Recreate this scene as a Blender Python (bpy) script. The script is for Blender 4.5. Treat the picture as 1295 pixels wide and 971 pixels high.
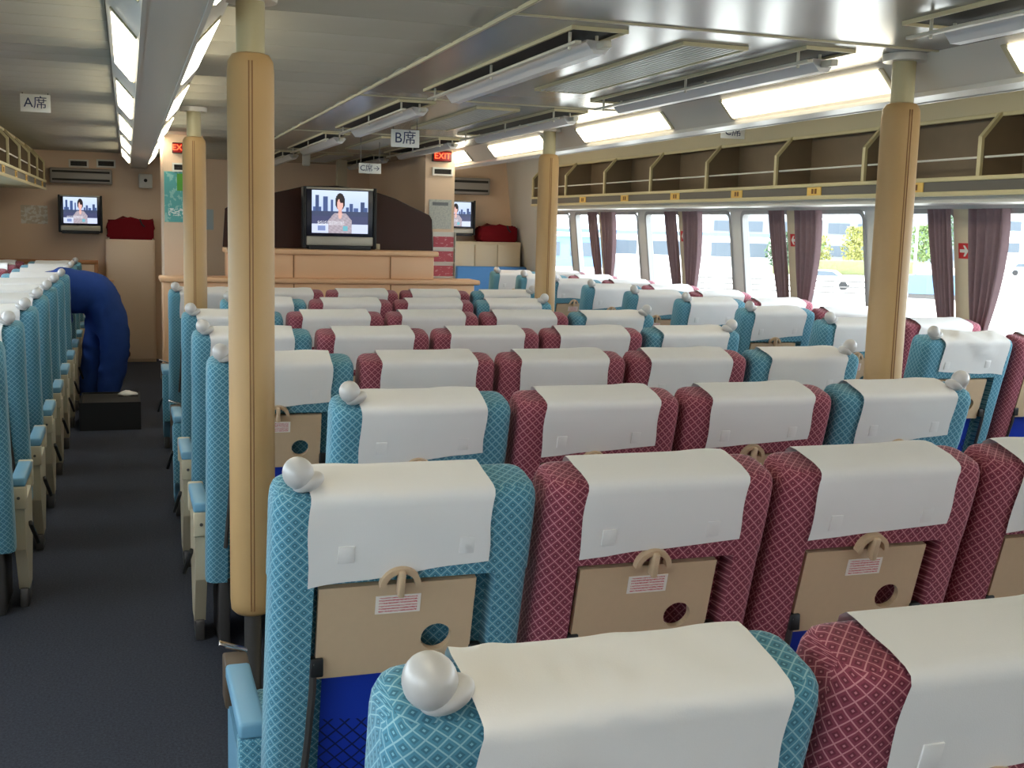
import bpy, bmesh, math, random
from mathutils import Matrix, Vector
random.seed(7)
sc = bpy.context.scene
for o in list(bpy.data.objects): bpy.data.objects.remove(o)
COL = sc.collection

# ------------------------------------------------------------------ camera, sky, sun, exposure
FPX = 1450.0
cam_d = bpy.data.cameras.new('camera'); cam = bpy.data.objects.new('camera', cam_d); COL.objects.link(cam)
cam_d.sensor_width = 36.0; cam_d.lens = FPX / 1295.0 * 36.0; cam_d.clip_start = 0.05; cam_d.clip_end = 600
def cam_matrix(yaw, pit, roll, loc):
    f = Vector((math.sin(yaw)*math.cos(pit), math.cos(yaw)*math.cos(pit), -math.sin(pit)))
    r = Vector((math.cos(yaw), -math.sin(yaw), 0))
    d = f.cross(r)
    c, s = math.cos(roll), math.sin(roll)
    r2 = c*r + s*d; d2 = -s*r + c*d
    m = Matrix(((r2.x, -d2.x, -f.x, loc[0]), (r2.y, -d2.y, -f.y, loc[1]), (r2.z, -d2.z, -f.z, loc[2]), (0, 0, 0, 1)))
    return m
cam.matrix_world = cam_matrix(0.3245084, 0.1362699, -0.026664, (-0.22919, -1.09334, 1.5408))
sc.camera = cam

world = bpy.data.worlds.new('sky'); sc.world = world; world.use_nodes = True
bg = world.node_tree.nodes['Background']
bg.inputs['Color'].default_value = (0.80, 0.90, 1.0, 1); bg.inputs['Strength'].default_value = 5.4

sun_d = bpy.data.lights.new('sun', 'SUN'); sun = bpy.data.objects.new('sun', sun_d); COL.objects.link(sun)
sun_d.energy = 4.5; sun_d.angle = 0.01; sun_d.color = (1.0, 0.95, 0.86)
sun.rotation_euler = Vector((0.36, 0.22, -0.95)).to_track_quat('-Z', 'Y').to_euler()

sc.view_settings.view_transform = 'Standard'; sc.view_settings.look = 'None'
sc.view_settings.gamma = 1.0; sc.view_settings.use_curve_mapping = False
sc.view_settings.exposure = 0.66
sc.cycles.max_bounces = 10; sc.cycles.diffuse_bounces = 6; sc.cycles.transparent_max_bounces = 16
sc.cycles.caustics_reflective = False; sc.cycles.caustics_refractive = False
sc.cycles.use_denoising = True; sc.cycles.sample_clamp_indirect = 8.0

# ------------------------------------------------------------------ materials
def lin(c):
    return tuple(((v/255)/12.92 if v/255 <= .04045 else ((v/255+.055)/1.055)**2.4) for v in c) + (1,)
MATS = {}
def mat(name, rgb, rough=.6, metal=0., spec=.5, noise=0., nscale=30., bump=0., bscale=200., sheen=0., emit=None, estr=0.):
    if name in MATS: return MATS[name]
    m = bpy.data.materials.new(name); m.use_nodes = True; nt = m.node_tree
    b = nt.nodes['Principled BSDF']; c = lin(rgb)
    b.inputs['Base Color'].default_value = c; b.inputs['Roughness'].default_value = rough
    b.inputs['Metallic'].default_value = metal; b.inputs['Specular IOR Level'].default_value = spec
    if sheen:
        b.inputs['Sheen Weight'].default_value = sheen; b.inputs['Sheen Roughness'].default_value = .4
    tc = None
    if noise or bump:
        tc = nt.nodes.new('ShaderNodeTexCoord')
    if noise:
        n = nt.nodes.new('ShaderNodeTexNoise'); n.inputs['Scale'].default_value = nscale; n.inputs['Detail'].default_value = 4
        nt.links.new(tc.outputs['Object'], n.inputs['Vector'])
        mx = nt.nodes.new('ShaderNodeMix'); mx.data_type = 'RGBA'
        mx.inputs[6].default_value = tuple(v*(1-noise) for v in c[:3]) + (1,)
        mx.inputs[7].default_value = tuple(min(1, v*(1+noise)) for v in c[:3]) + (1,)
        nt.links.new(n.outputs['Fac'], mx.inputs[0]); nt.links.new(mx.outputs[2], b.inputs['Base Color'])
    if bump:
        n2 = nt.nodes.new('ShaderNodeTexNoise'); n2.inputs['Scale'].default_value = bscale; n2.inputs['Detail'].default_value = 2
        nt.links.new(tc.outputs['Object'], n2.inputs['Vector'])
        bp = nt.nodes.new('ShaderNodeBump'); bp.inputs['Strength'].default_value = bump; bp.inputs['Distance'].default_value = .003
        nt.links.new(n2.outputs['Fac'], bp.inputs['Height']); nt.links.new(bp.outputs['Normal'], b.inputs['Normal'])
    if emit is not None:
        b.inputs['Emission Color'].default_value = lin(emit); b.inputs['Emission Strength'].default_value = estr
    MATS[name] = m
    return m

def lattice(name, base, line, dot, pitch=.0158, lw=.11):
    """woven diamond lattice on the cloth's own UVs (metres)"""
    m = bpy.data.materials.new(name); m.use_nodes = True; nt = m.node_tree; L = nt.links.new
    b = nt.nodes['Principled BSDF']; b.inputs['Roughness'].default_value = .85; b.inputs['Specular IOR Level'].default_value = .2
    b.inputs['Sheen Weight'].default_value = .25; b.inputs['Sheen Roughness'].default_value = .35
    uv = nt.nodes.new('ShaderNodeUVMap'); mp = nt.nodes.new('ShaderNodeMapping')
    mp.inputs['Rotation'].default_value = (0, 0, math.radians(45)); mp.inputs['Scale'].default_value = (1/pitch, 1/pitch, 1)
    mp.vector_type = 'TEXTURE'; mp.inputs['Scale'].default_value = (pitch, pitch, 1)
    L(uv.outputs['UV'], mp.inputs['Vector'])
    sp = nt.nodes.new('ShaderNodeSeparateXYZ'); L(mp.outputs['Vector'], sp.inputs[0])
    def math_(op, a, bb=None):
        n = nt.nodes.new('ShaderNodeMath'); n.operation = op
        if isinstance(a, (int, float)): n.inputs[0].default_value = a
        else: L(a, n.inputs[0])
        if bb is not None:
            if isinstance(bb, (int, float)): n.inputs[1].default_value = bb
            else: L(bb, n.inputs[1])
        return n.outputs[0]
    fx = math_('FRACT', sp.outputs['X']); fy = math_('FRACT', sp.outputs['Y'])
    ln = math_('MAXIMUM', math_('LESS_THAN', fx, lw), math_('LESS_THAN', fy, lw))
    cx = math_('ABSOLUTE', math_('SUBTRACT', fx, .5+lw/2)); cy = math_('ABSOLUTE', math_('SUBTRACT', fy, .5+lw/2))
    cm = math_('MAXIMUM', cx, cy)
    dt = math_('LESS_THAN', cm, .09)
    ring = math_('MULTIPLY', math_('GREATER_THAN', cm, .09), math_('LESS_THAN', cm, .24))
    def mix(f, a, c):
        n = nt.nodes.new('ShaderNodeMix'); n.data_type = 'RGBA'; L(f, n.inputs[0])
        if isinstance(a, tuple): n.inputs[6].default_value = a
        else: L(a, n.inputs[6])
        n.inputs[7].default_value = c
        return n.outputs[2]
    bl = lin(base)
    c = mix(ring, bl, tuple(v*.68 for v in bl[:3]) + (1,))
    c = mix(dt, c, lin(dot)); c = mix(ln, c, lin(line))
    L(c, b.inputs['Base Color'])
    tc = nt.nodes.new('ShaderNodeTexCoord'); n2 = nt.nodes.new('ShaderNodeTexNoise'); n2.inputs['Scale'].default_value = 900
    L(tc.outputs['Object'], n2.inputs['Vector'])
    bp = nt.nodes.new('ShaderNodeBump'); bp.inputs['Strength'].default_value = .25; bp.inputs['Distance'].default_value = .001
    L(n2.outputs['Fac'], bp.inputs['Height']); L(bp.outputs['Normal'], b.inputs['Normal'])
    MATS[name] = m
    return m
TEAL = lattice('teal_lattice_cloth', (82, 140, 162), (146, 188, 198), (124, 178, 194))
RED = lattice('rose_lattice_cloth', (138, 66, 82), (202, 138, 144), (190, 122, 132))

CREAM = mat('cream_paint', (196, 186, 156), .5)
BEIGE = mat('beige_plastic', (204, 176, 144), .45, noise=.04, nscale=60)
ARMBEIGE = mat('armrest_beige', (196, 182, 154), .4)
PADBLUE = mat('pale_blue_vinyl', (112, 160, 186), .45)
COVER = mat('white_cotton', (232, 229, 226), .9, spec=.1, sheen=.1, bump=.08, bscale=600)
SILVER = mat('pearl_silver_plastic', (196, 192, 188), .28, spec=.6)
BLUEPOCKET = mat('royal_blue_vinyl', (20, 50, 170), .4)
GREYMETAL = mat('dark_grey_metal', (96, 92, 90), .4, metal=.6)
BLACK = mat('black_plastic', (18, 18, 20), .5)
CHROME = mat('chrome', (220, 220, 225), .12, metal=1.)
CARPET = mat('charcoal_carpet', (62, 64, 72), .95, spec=.1, noise=.6, nscale=120, bump=.8, bscale=220)
WALL = mat('pinkish_beige_wall', (228, 200, 172), .55, noise=.02, nscale=6)
WALLWHITE = mat('window_wall_white', (205, 204, 200), .5)
PIER = mat('window_pier_cream', (214, 200, 170), .55)
ORANGE = mat('tan_laminate', (226, 180, 138), .4, noise=.03, nscale=4)
LEATHER = mat('tan_padded_vinyl', (188, 152, 102), .5, noise=.05, nscale=12, bump=.1, bscale=60)
LEATHERD = mat('tan_vinyl_seam', (140, 98, 56), .55)
POLE = mat('cream_pole_paint', (188, 176, 138), .4)
GREYPLANK = mat('grey_ceiling_plank', (184, 180, 164), .45, noise=.03, nscale=8)
SMOOTHCEIL = mat('glossy_ceiling_panel', (142, 140, 134), .2, spec=.4)
TROUGH = mat('trough_grey_paint', (216, 210, 200), .3, spec=.6)
RACKBROWN = mat('dark_brown_rack_lining', (126, 108, 86), .55, noise=.2, nscale=5)
RACKCREAM = mat('rack_cream_edge', (204, 192, 150), .45)
DARKSTRIP = mat('dark_grey_strip', (92, 88, 82), .5)
SLATDARK = mat('dark_slot', (40, 38, 34), .7)
WHITEP = mat('white_plastic', (226, 224, 216), .4)
DIFFUSER = mat('lamp_diffuser', (255, 250, 225), .5, emit=(255, 247, 222), estr=6.0)
CURTAIN = mat('mauve_curtain', (134, 112, 116), .85, spec=.1, sheen=.2, noise=.10, nscale=40)
MAROON = mat('maroon_cloth', (112, 16, 26), .8, spec=.15)
SMOKE = None

# ------------------------------------------------------------------ mesh helpers
def me_obj(name, V, F, m, parent=None, smooth=False, uvs=None, sharp=35, loc=None, rot=None, mats=None, midx=None):
    me = bpy.data.meshes.new(name); me.from_pydata([tuple(v) for v in V], [], F)
    if uvs is not None:
        ul = me.uv_layers.new(name='UVMap')
        k = 0
        for f in uvs:
            for u in f:
                ul.data[k].uv = u; k += 1
    if mats:
        for mm in mats: me.materials.append(mm)
        if midx:
            for p, i in zip(me.polygons, midx): p.material_index = i
    elif m is not None: me.materials.append(m)
    me.validate(); me.update()
    bm = bmesh.new(); bm.from_mesh(me); bmesh.ops.recalc_face_normals(bm, faces=bm.faces); bm.to_mesh(me); bm.free()
    if smooth:
        me.shade_smooth()
        me.set_sharp_from_angle(angle=math.radians(sharp))
    return link(name, me, parent, loc, rot)
def link(name, me, parent=None, loc=None, rot=None):
    o = bpy.data.objects.new(name, me); COL.objects.link(o)
    if parent is not None: o.parent = parent
    if loc is not None: o.location = loc
    if rot is not None: o.rotation_euler = rot
    return o
def bevbox_mesh(name, x0, x1, y0, y1, z0, z1, m, bev=0., seg=2):
    bm = bmesh.new()
    bmesh.ops.create_cube(bm, size=1)
    for v in bm.verts:
        v.co = Vector(((x0+x1)/2 + v.co.x*(x1-x0), (y0+y1)/2 + v.co.y*(y1-y0), (z0+z1)/2 + v.co.z*(z1-z0)))
    if bev: bmesh.ops.bevel(bm, geom=list(bm.edges), offset=bev, segments=seg, affect='EDGES', profile=.5)
    bmesh.ops.recalc_face_normals(bm, faces=bm.faces)
    me = bpy.data.meshes.new(name); bm.to_mesh(me); bm.free(); me.materials.append(m)
    if bev:
        me.shade_smooth(); me.set_sharp_from_angle(angle=math.radians(50))
    return me
def box(name, x0, x1, y0, y1, z0, z1, m, parent=None, bev=0., loc=None, rot=None):
    return link(name, bevbox_mesh(name, x0, x1, y0, y1, z0, z1, m, bev), parent, loc, rot)
def prism(name, poly, axis, a0, a1, m, parent=None, bev=0., loc=None, smooth=False):
    """extrude a 2-D polygon along axis 'x','y' or 'z' from a0 to a1"""
    n = len(poly)
    def P(p, a):
        return {'x': (a, p[0], p[1]), 'y': (p[0], a, p[1]), 'z': (p[0], p[1], a)}[axis]
    V = [P(p, a0) for p in poly] + [P(p, a1) for p in poly]
    F = [list(range(n))[::-1], list(range(n, 2*n))] + [[i, (i+1) % n, n+(i+1) % n, n+i] for i in range(n)]
    return me_obj(name, V, F, m, parent, loc=loc, smooth=smooth)
def tube(name, pts, r, m, parent=None, seg=8, loc=None, radii=None):
    V = []; F = []
    pts = [Vector(p) for p in pts]; n = len(pts)
    for i, p in enumerate(pts):
        t = (pts[min(i+1, n-1)] - pts[max(i-1, 0)]).normalized()
        a = Vector((0, 0, 1)) if abs(t.z) < .9 else Vector((1, 0, 0))
        u = t.cross(a).normalized(); w = t.cross(u)
        rr = radii[i] if radii else r
        for k in range(seg):
            an = 2*math.pi*k/seg
            V.append(p + rr*(math.cos(an)*u + math.sin(an)*w))
    for i in range(n-1):
        for k in range(seg):
            F.append([i*seg+k, i*seg+(k+1) % seg, (i+1)*seg+(k+1) % seg, (i+1)*seg+k])
    F.append(list(range(seg))[::-1]); F.append([(n-1)*seg+k for k in range(seg)])
    return me_obj(name, V, F, m, parent, smooth=True, loc=loc, sharp=50)
def lathe(name, prof, m, parent=None, seg=24, loc=None):
    """prof: list of (r, z)"""
    V = []; F = []
    for r, z in prof:
        for k in range(seg):
            an = 2*math.pi*k/seg; V.append((r*math.cos(an), r*math.sin(an), z))
    for i in range(len(prof)-1):
        for k in range(seg):
            F.append([i*seg+k, i*seg+(k+1) % seg, (i+1)*seg+(k+1) % seg, (i+1)*seg+k])
    F.append(list(range(seg))[::-1]); F.append([(len(prof)-1)*seg+k for k in range(seg)])
    return me_obj(name, V, F, m, parent, smooth=True, loc=loc, sharp=40)
def tag(o, label, cat, group=None):
    o['label'] = label; o['category'] = cat
    if group: o['group'] = group
    return o
def struct(o):
    o['kind'] = 'structure'; return o
def thing(name, label, cat, loc=(0, 0, 0), group=None, rz=0.):
    o = bpy.data.objects.new(name, None); COL.objects.link(o); o.location = loc; o.rotation_euler = (0, 0, rz)
    o.empty_display_size = .1
    return tag(o, label, cat, group)
def text(name, body, size, m, parent, loc, align='CENTER', bold=0.):
    cu = bpy.data.curves.new(name, 'FONT'); cu.body = body; cu.size = size; cu.align_x = align; cu.align_y = 'CENTER'
    cu.extrude = .0006; cu.resolution_u = 3
    t = bpy.data.objects.new(name, cu); COL.objects.link(t)
    bpy.context.view_layer.update()
    dg = bpy.context.evaluated_depsgraph_get()
    me = bpy.data.meshes.new_from_object(t.evaluated_get(dg))
    bpy.data.objects.remove(t)
    me.transform(Matrix.Rotation(math.radians(90), 4, 'X'))
    me.materials.clear(); me.materials.append(m)
    return link(name, me, parent, loc)

# ------------------------------------------------------------------ the setting
YB, YF = -4.6, 12.0          # aft and forward bulkhead
XL, XR = -1.62, 4.10         # hull sides at window-top height
ZWT = 1.692                  # window top
LEAN = .12
floor = struct(box('floor', XL-.4, XR+.4, YB-.1, YF+.1, -.08, 0, CARPET))
plat = struct(box('floor_platform', 2.98, XR+.1, YB, 11.4, 0.0005, .02, CARPET))

def hullx(side, z):
    return (XR + (ZWT-z)*LEAN) if side > 0 else (XL - (ZWT-z)*LEAN)
PIERS = [4.10 + 1.68*k for k in range(-5, 5)]
def side_wall(side, name, last_window):
    wins = []
    for p in PIERS:
        for c in (p+.42, p+1.26):
            if YB+.4 < c < last_window: wins.append((c-.335, c+.335))
    zw0, zw1 = .93, ZWT
    ys = [YB] + [v for w in wins for v in w] + [YF]
    zs = [0, zw0, zw1, 2.42]
    V = []; F = []; idx = {}
    def vid(i, j, k):
        key = (i, j, k)
        if key not in idx:
            z = zs[j]; x = hullx(side, z) + k*side*.05
            idx[key] = len(V); V.append((x, ys[i], z))
        return idx[key]
    hole = lambda i, j: j == 1 and i % 2 == 1 and 0 < i < len(ys)-2+1 and (ys[i], ys[i+1]) in wins
    for i in range(len(ys)-1):
        for j in range(3):
            if hole(i, j):
                for a, b in (((i, j), (i+1, j)), ((i+1, j), (i+1, j+1)), ((i+1, j+1), (i, j+1)), ((i, j+1), (i, j))):
                    F.append([vid(*a, 0), vid(*b, 0), vid(*b, 1), vid(*a, 1)])
                continue
            for k in (0, 1):
                F.append([vid(i, j, k), vid(i+1, j, k), vid(i+1, j+1, k), vid(i, j+1, k)])
    w = struct(me_obj(name, V, F, WALLWHITE))
    return wins
wins_r = side_wall(1, 'wall_right', 10.9)
wins_l = side_wall(-1, 'wall_left', 9.6)

glass = bpy.data.materials.new('window_glass'); glass.use_nodes = True
nt = glass.node_tree; nt.nodes.clear()
go = nt.nodes.new('ShaderNodeOutputMaterial'); gm = nt.nodes.new('ShaderNodeMixShader'); gt = nt.nodes.new('ShaderNodeBsdfTransparent')
gg = nt.nodes.new('ShaderNodeBsdfGlossy'); gf = nt.nodes.new('ShaderNodeValue'); gf.outputs[0].default_value = .04
gg.inputs['Roughness'].default_value = .02; gt.inputs['Color'].default_value = (.92, .95, .95, 1)
nt.links.new(gf.outputs[0], gm.inputs[0]); nt.links.new(gt.outputs[0], gm.inputs[1]); nt.links.new(gg.outputs[0], gm.inputs[2]); nt.links.new(gm.outputs[0], go.inputs[0])
FRAMEGREY = mat('window_gasket_grey', (150, 150, 150), .5)
wn = 0
for side, wins in ((1, wins_r), (-1, wins_l)):
    for (y0, y1) in wins:
        wn += 1
        # rounded frame ring lying in the hull plane, a little proud of the wall
        def ring(inset, r, n=4):
            a0, a1, b0, b1 = y0+inset, y1-inset, .93+inset, ZWT-inset
            pts = []
            for cx, cz, st in ((a1-r, b1-r, 0), (a0+r, b1-r, 90), (a0+r, b0+r, 180), (a1-r, b0+r, 270)):
                for q in range(n+1):
                    an = math.radians(st + 90*q/n); pts.append((cx+r*math.cos(an), cz+r*math.sin(an)))
            return pts
        A = ring(-.012, .055); B = ring(.016, .04); n = len(A); V = []
        for off, P in ((-.008, A), (-.008, B), (.04, B)):
            V += [(hullx(side, z) + off*side, y, z) for y, z in P]
        F = [[i, (i+1) % n, n+(i+1) % n, n+i] for i in range(n)] + [[n+i, n+(i+1) % n, 2*n+(i+1) % n, 2*n+i] for i in range(n)]
        w = struct(me_obj('window_%d' % wn, V, F, FRAMEGREY, smooth=True, sharp=40))
        P = ring(.01, .04)
        me_obj('pane', [(hullx(side, z)+.025*side, y, z) for y, z in P], [list(range(n))], glass, w)

# forward and aft bulkheads
wf = struct(box('wall_front', XL-.3, XR+.3, YF, YF+.06, 0, 2.42, WALL))
wb = struct(box('wall_back', XL-.3, XR+.3, YB-.06, YB, 0, 2.42, WALL))
ceil = struct(box('ceiling', XL-.3, XR+.3, YB, YF, 2.40, 2.45, GREYPLANK))

# ceiling planks: shallow arched boards running athwartships
def plank_mesh(name, x0, x1, w, rise, m):
    n = 6; V = []; F = []
    for x in (x0, x1):
        for i in range(n+1):
            t = i/n; V.append((x, t*(w-.006)+.003, rise*math.sin(math.pi*t)**.7))
        for i in range(n, -1, -1):
            t = i/n; V.append((x, t*(w-.006)+.003, rise + .012))
    k = 2*(n+1)
    F = [[i, (i+1) % k, k+(i+1) % k, k+i] for i in range(k)]
    for s in (0, k):
        for i in range(n): F.append([s+i, s+i+1, s+k-2-i, s+k-1-i])
    o = me_obj(name, V, F, m, ceil, smooth=True, sharp=60)
    return o
def planks(x0, x1, w, z, rise):
    first = None; y = YB
    while y < YF - .01:
        if first is None:
            first = plank_mesh('plank', x0, x1, w, rise, GREYPLANK); o = first
        else:
            o = first.copy(); COL.objects.link(o); o.parent = ceil
        o.location = (0, y, z); y += w
W_B = (YF-YB)/46; W_C = (YF-YB)/68
planks(.065, .885, W_B, 2.183, .015)
planks(2.775, 3.93, W_C, 2.272, .016)
planks(-1.60, -.285, W_C, 2.205, .008)
# smooth glossy spine panels with cover strips
PL = 2.46
for k in range(-3, 5):
    y0 = 2.33 + (k-0)*PL - .02
    a, b = max(y0, YB), min(y0+PL, YF)
    if b - a < .05: continue
    o = box('panel', .885, 2.43, a+.002, b-.002, 2.18, 2.20, SMOOTHCEIL, ceil)
    if a > YB+.1: box('joint_strip', .885, 2.43, a-.007, a+.007, 2.175, 2.181, CREAM, ceil)
box('edge_strip', .880, .890, YB, YF, 2.174, 2.186, CREAM, ceil)

# light troughs above both aisles
def trough(xc, label, y_first):
    t = thing('ceiling_light_trough', label, 'ceiling light', (xc, 0, 2.18))
    hw, iw, dz = .175, .075, .115
    y0, y1 = YB, YF
    # lower spine and the two slanted cheeks, each with openings where the diffusers sit
    box('bottom_panel', -iw, iw, y0, y1, -dz-.012, -dz, TROUGH, t)
    for s in (-1, 1):
        V = [(s*hw, y0, 0), (s*iw, y0, -dz), (s*iw, y0, -dz+.02), (s*hw, y0, .02)]
        V += [(a, y1, c) for a, b, c in V]
        F = [[0, 1, 2, 3], [4, 5, 6, 7]] + [[i, (i+1) % 4, 4+(i+1) % 4, 4+i] for i in range(4)]
        me_obj('cheek_panel', V, F, TROUGH, t)
        box('edge_rail', s*iw-.006, s*iw+.006, y0, y1, -dz-.016, -dz, TROUGH, t)
    y = y_first
    nx = dz/math.hypot(dz, hw-iw); nz = (hw-iw)/math.hypot(dz, hw-iw)
    first = {}
    while y < YF - 1.0:
        for s in (-1, 1):
            L = 1.2
            if s not in first:
                def pt(u, d): # u along the cheek from outer edge, d outwards
                    return (s*(hw-(hw-iw)*u) + s*nx*d*1.0, -dz*u - nz*d)
                P = [pt(.20, .002), pt(.86, .002), pt(.83, .010), pt(.23, .010)]
                V = [(a, 0, c) for a, c in P] + [(a, L, c) for a, c in P]
                F = [[0, 1, 2, 3], [4, 5, 6, 7]] + [[i, (i+1) % 4, 4+(i+1) % 4, 4+i] for i in range(4)]
                o = me_obj('diffuser', V, F, DIFFUSER, t); first[s] = o
                fr = []
                P2 = [pt(.16, .001), pt(.90, .001), pt(.90, .006), pt(.16, .006)]
                o2 = []
                V = [(a, -.03, c) for a, c in P2] + [(a, 0, c) for a, c in P2]
                e = me_obj('diffuser_end', V, F, CREAM, t); first[(s, 'e')] = e
                e.location = (0, y, 0)
                e2 = e.copy(); COL.objects.link(e2); e2.location = (0, y+L+.03, 0)
            else:
                o = first[s].copy(); COL.objects.link(o)
                for yy in (y, y+L+.03):
                    e = first[(s, 'e')].copy(); COL.objects.link(e); e.location = (0, yy, 0)
            o.location = (0, y, 0)
        y += 1.87
    return t
trough(-.105, 'grey light trough with glowing panels above the left aisle', 2.68-1.87*3)
trough(2.605, 'grey light trough with glowing panels above the right aisle', 2.66-1.87*3)

# ------------------------------------------------------------------ seats
def ysurf(z):
    """rear and front face of the backrest at height z (seat-local y, top front edge = 0)"""
    rear = [(.28, .100), (.40, .066), (.645, .004), (.80, -.036), (.905, -.064), (1.0, -.090), (1.05, -.102), (1.10, -.110)]
    front = [(.28, .225), (.40, .205), (.645, .135), (.80, .095), (.905, .066), (1.0, .040), (1.05, .025), (1.10, .010)]
    def ip(T):
        for (z0, a), (z1, b) in zip(T, T[1:]):
            if z <= z1: return a + (b-a)*max(0, (z-z0))/(z1-z0)
        return T[-1][1]
    return ip(rear), ip(front)
HWID = .239
def back_mesh(name, m):
    lev = [(.28, 0, 1), (.30, 0, 1), (.42, 0, 1), (.55, 0, 1), (.68, 0, 1), (.80, 0, 1), (.899, 0, 1), (.904, 0, 0), (.95, 0, 0), (1.0, 0, 0), (1.04, .0, 0), (1.054, .002, 0), (1.064, .007, 0), (1.0685, .014, 0), (1.071, .024, 0), (1.071, .036, 0), (1.071, .050, 0), (1.071, .058, 0)]
    V = []; UV = []; R = []
    for z, sh, notch in lev:
        yr, yf = ysurf(z)
        hw = HWID - sh*.9
        # slightly fuller shoulders on the headrest
        if z > .9: hw += .002
        yr2, yf2 = yr + sh, yf - sh
        r = max(.002, .036-sh*.6); pts = []
        d = .046 if notch else 0
        def arc(cx, cy, a0, a1, n=4):
            for q in range(n+1):
                an = math.radians(a0 + (a1-a0)*q/n); pts.append((cx+r*math.cos(an), cy+r*math.sin(an)))
        arc(-hw+r, yr2+r, 180, 270)
        pts.append((-.168, yr2)); pts.append((-.166, yr2+d)); pts.append((-.08, yr2+d)); pts.append((0, yr2+d)); pts.append((.08, yr2+d)); pts.append((.166, yr2+d)); pts.append((.168, yr2))
        arc(hw-r, yr2+r, 270, 360)
        arc(hw-r, yf2-r, 0, 90)
        pts.append((.08, yf2)); pts.append((-.08, yf2))
        arc(-hw+r, yf2-r, 90, 180)
        # the crown rises towards the front
        tz = max(0, (z-.98)/.091)
        ring = []
        per = 0; last = None; us = []
        for i, (x, y) in enumerate(pts):
            q = (y - yr)/(yf-yr)
            zz = z + .030*tz*min(1, max(0, q)) - .9*max(0, sh-.036)*0
            ring.append(len(V)); V.append((x, y, zz))
            yq = y - (d if 6 <= i <= 10 else 0)
            if last is not None: per += math.hypot(x-last[0], yq-last[1])
            last = (x, yq); us.append(per)
        us.append(per + math.hypot(pts[0][0]-last[0], pts[0][1]-last[1]))
        R.append((ring, us, z + sh))
    F = []; U = []
    n = len(R[0][0])
    for (a, ua, za), (b, ub, zb) in zip(R, R[1:]):
        off_a = sum(ua[11:13])/2; off_b = sum(ub[11:13])/2
        for i in range(n):
            j = (i+1) % n
            F.append([a[i], a[j], b[j], b[i]])
            if R.index((a, ua, za)) >= 13:
                U.append([(V[q][0], 1.072 + V[q][1] + .10) for q in (a[i], a[j], b[j], b[i])])
            else: U.append([(ua[i]-off_a, za), (ua[i+1]-off_a, za), (ub[i+1]-off_b, zb), (ub[i]-off_b, zb)])
    for ring, us, zz in (R[0], R[-1]):
        F.append(ring); U.append([(V[k][0], 1.172 + V[k][1]) for k in ring])
    me = bpy.data.meshes.new(name); me.from_pydata(V, [], F)
    ul = me.uv_layers.new(name='UVMap'); k = 0
    for f in U:
        for u in f: ul.data[k].uv = u; k += 1
    me.materials.append(m); me.update()
    bm = bmesh.new(); bm.from_mesh(me); bmesh.ops.recalc_face_normals(bm, faces=bm.faces); bm.to_mesh(me); bm.free()
    me.shade_smooth(); me.set_sharp_from_angle(angle=math.radians(42))
    return me
def cover_mesh(name, seed, x0=-.172, x1=.162, skew=.0, drop=.93, wr=.003, folds=()):
    rnd = random.Random(seed)
    prof = []
    for z in [drop, .95, .97, .99, 1.01, 1.03, 1.05]:
        if z < drop+.004 and z != drop: continue
        prof.append((ysurf(z)[0]-.006, z + .022*max(0, (z-1.0)/.079)*0))
    prof += [(-.1105, 1.062), (-.107, 1.072), (-.098, 1.079), (-.075, 1.087), (-.045, 1.095), (-.015, 1.103), (.006, 1.105), (.022, 1.096), (.032, 1.075), (.048, 1.03), (.064, .97), (.075, .93)]
    nx = 56 if folds else 18; V = []; F = []
    ph = [rnd.uniform(0, 6.28) for _ in range(6)]; am = [rnd.uniform(.3, 1) for _ in range(6)]
    for i in range(nx+1):
        t = i/nx; x = x0 + (x1-x0)*t
        for j, (y, z) in enumerate(prof):
            s = j/(len(prof)-1)
            w = 0
            for k in range(3):
                w += am[k]*math.sin((3+4*k)*t + ph[k] + (k+1)*3*s)
            w = max(0, w)*wr*(1 - .6*abs(s-.5))
            for t0, sl, wd, hh in folds: w += hh*math.exp(-((t-t0-sl*(s-.5))/wd)**2)*max(0, 1-abs(s-.56)*3.2)
            edge = .0025*math.sin(5*s*3+ph[4])
            yy, zz = y, z
            if j < 4: zz = z + skew*(t-.5)*(1-j/4); yy = ysurf(zz)[0]-.006
            if y < -.095: yy -= w
            elif j < 14: zz += w
            else: yy += w
            V.append((x + (edge if i in (0, nx) else 0) - .018*(1-s)*(1 if i == 0 else 0)*0, yy, zz))
    n = len(prof)
    for i in range(nx):
        for j in range(n-1):
            F.append([i*n+j, (i+1)*n+j, (i+1)*n+j+1, i*n+j+1])
    me = bpy.data.meshes.new(name); me.from_pydata(V, [], F); me.materials.append(COVER); me.update(); me.shade_smooth()
    return me
BACK = {'teal': back_mesh('backrest', TEAL), 'red': back_mesh('backrest', RED)}
COVERS = [cover_mesh('headrest_cover', 11, skew=.03, drop=.925), cover_mesh('headrest_cover', 12, skew=.018, drop=.935, wr=.002),
          cover_mesh('headrest_cover', 13, skew=.022, drop=.93, x0=-.172, x1=.166), cover_mesh('headrest_cover', 14, skew=-.01, drop=.94, wr=.004)]
COVER_NEAR = cover_mesh('headrest_cover', 21, skew=.03, drop=.925, wr=.004, x0=-.155, x1=.185, folds=((.16, -1.3, .05, .006), (.34, -1.6, .045, .008), (.55, -1.9, .05, .007), (.80, -1.2, .06, .004)))
COVER_TEAL = cover_mesh('headrest_cover', 22, skew=.032, drop=.915, wr=.003, x0=-.182, x1=.148)
COVER_LOOSE = cover_mesh('headrest_cover', 29, skew=-.02, drop=.925, wr=.006, x0=-.15, x1=.2, folds=((.2, 1.2, .06, .008), (.5, -1.4, .07, .009), (.75, 1.0, .06, .008)))

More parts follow.
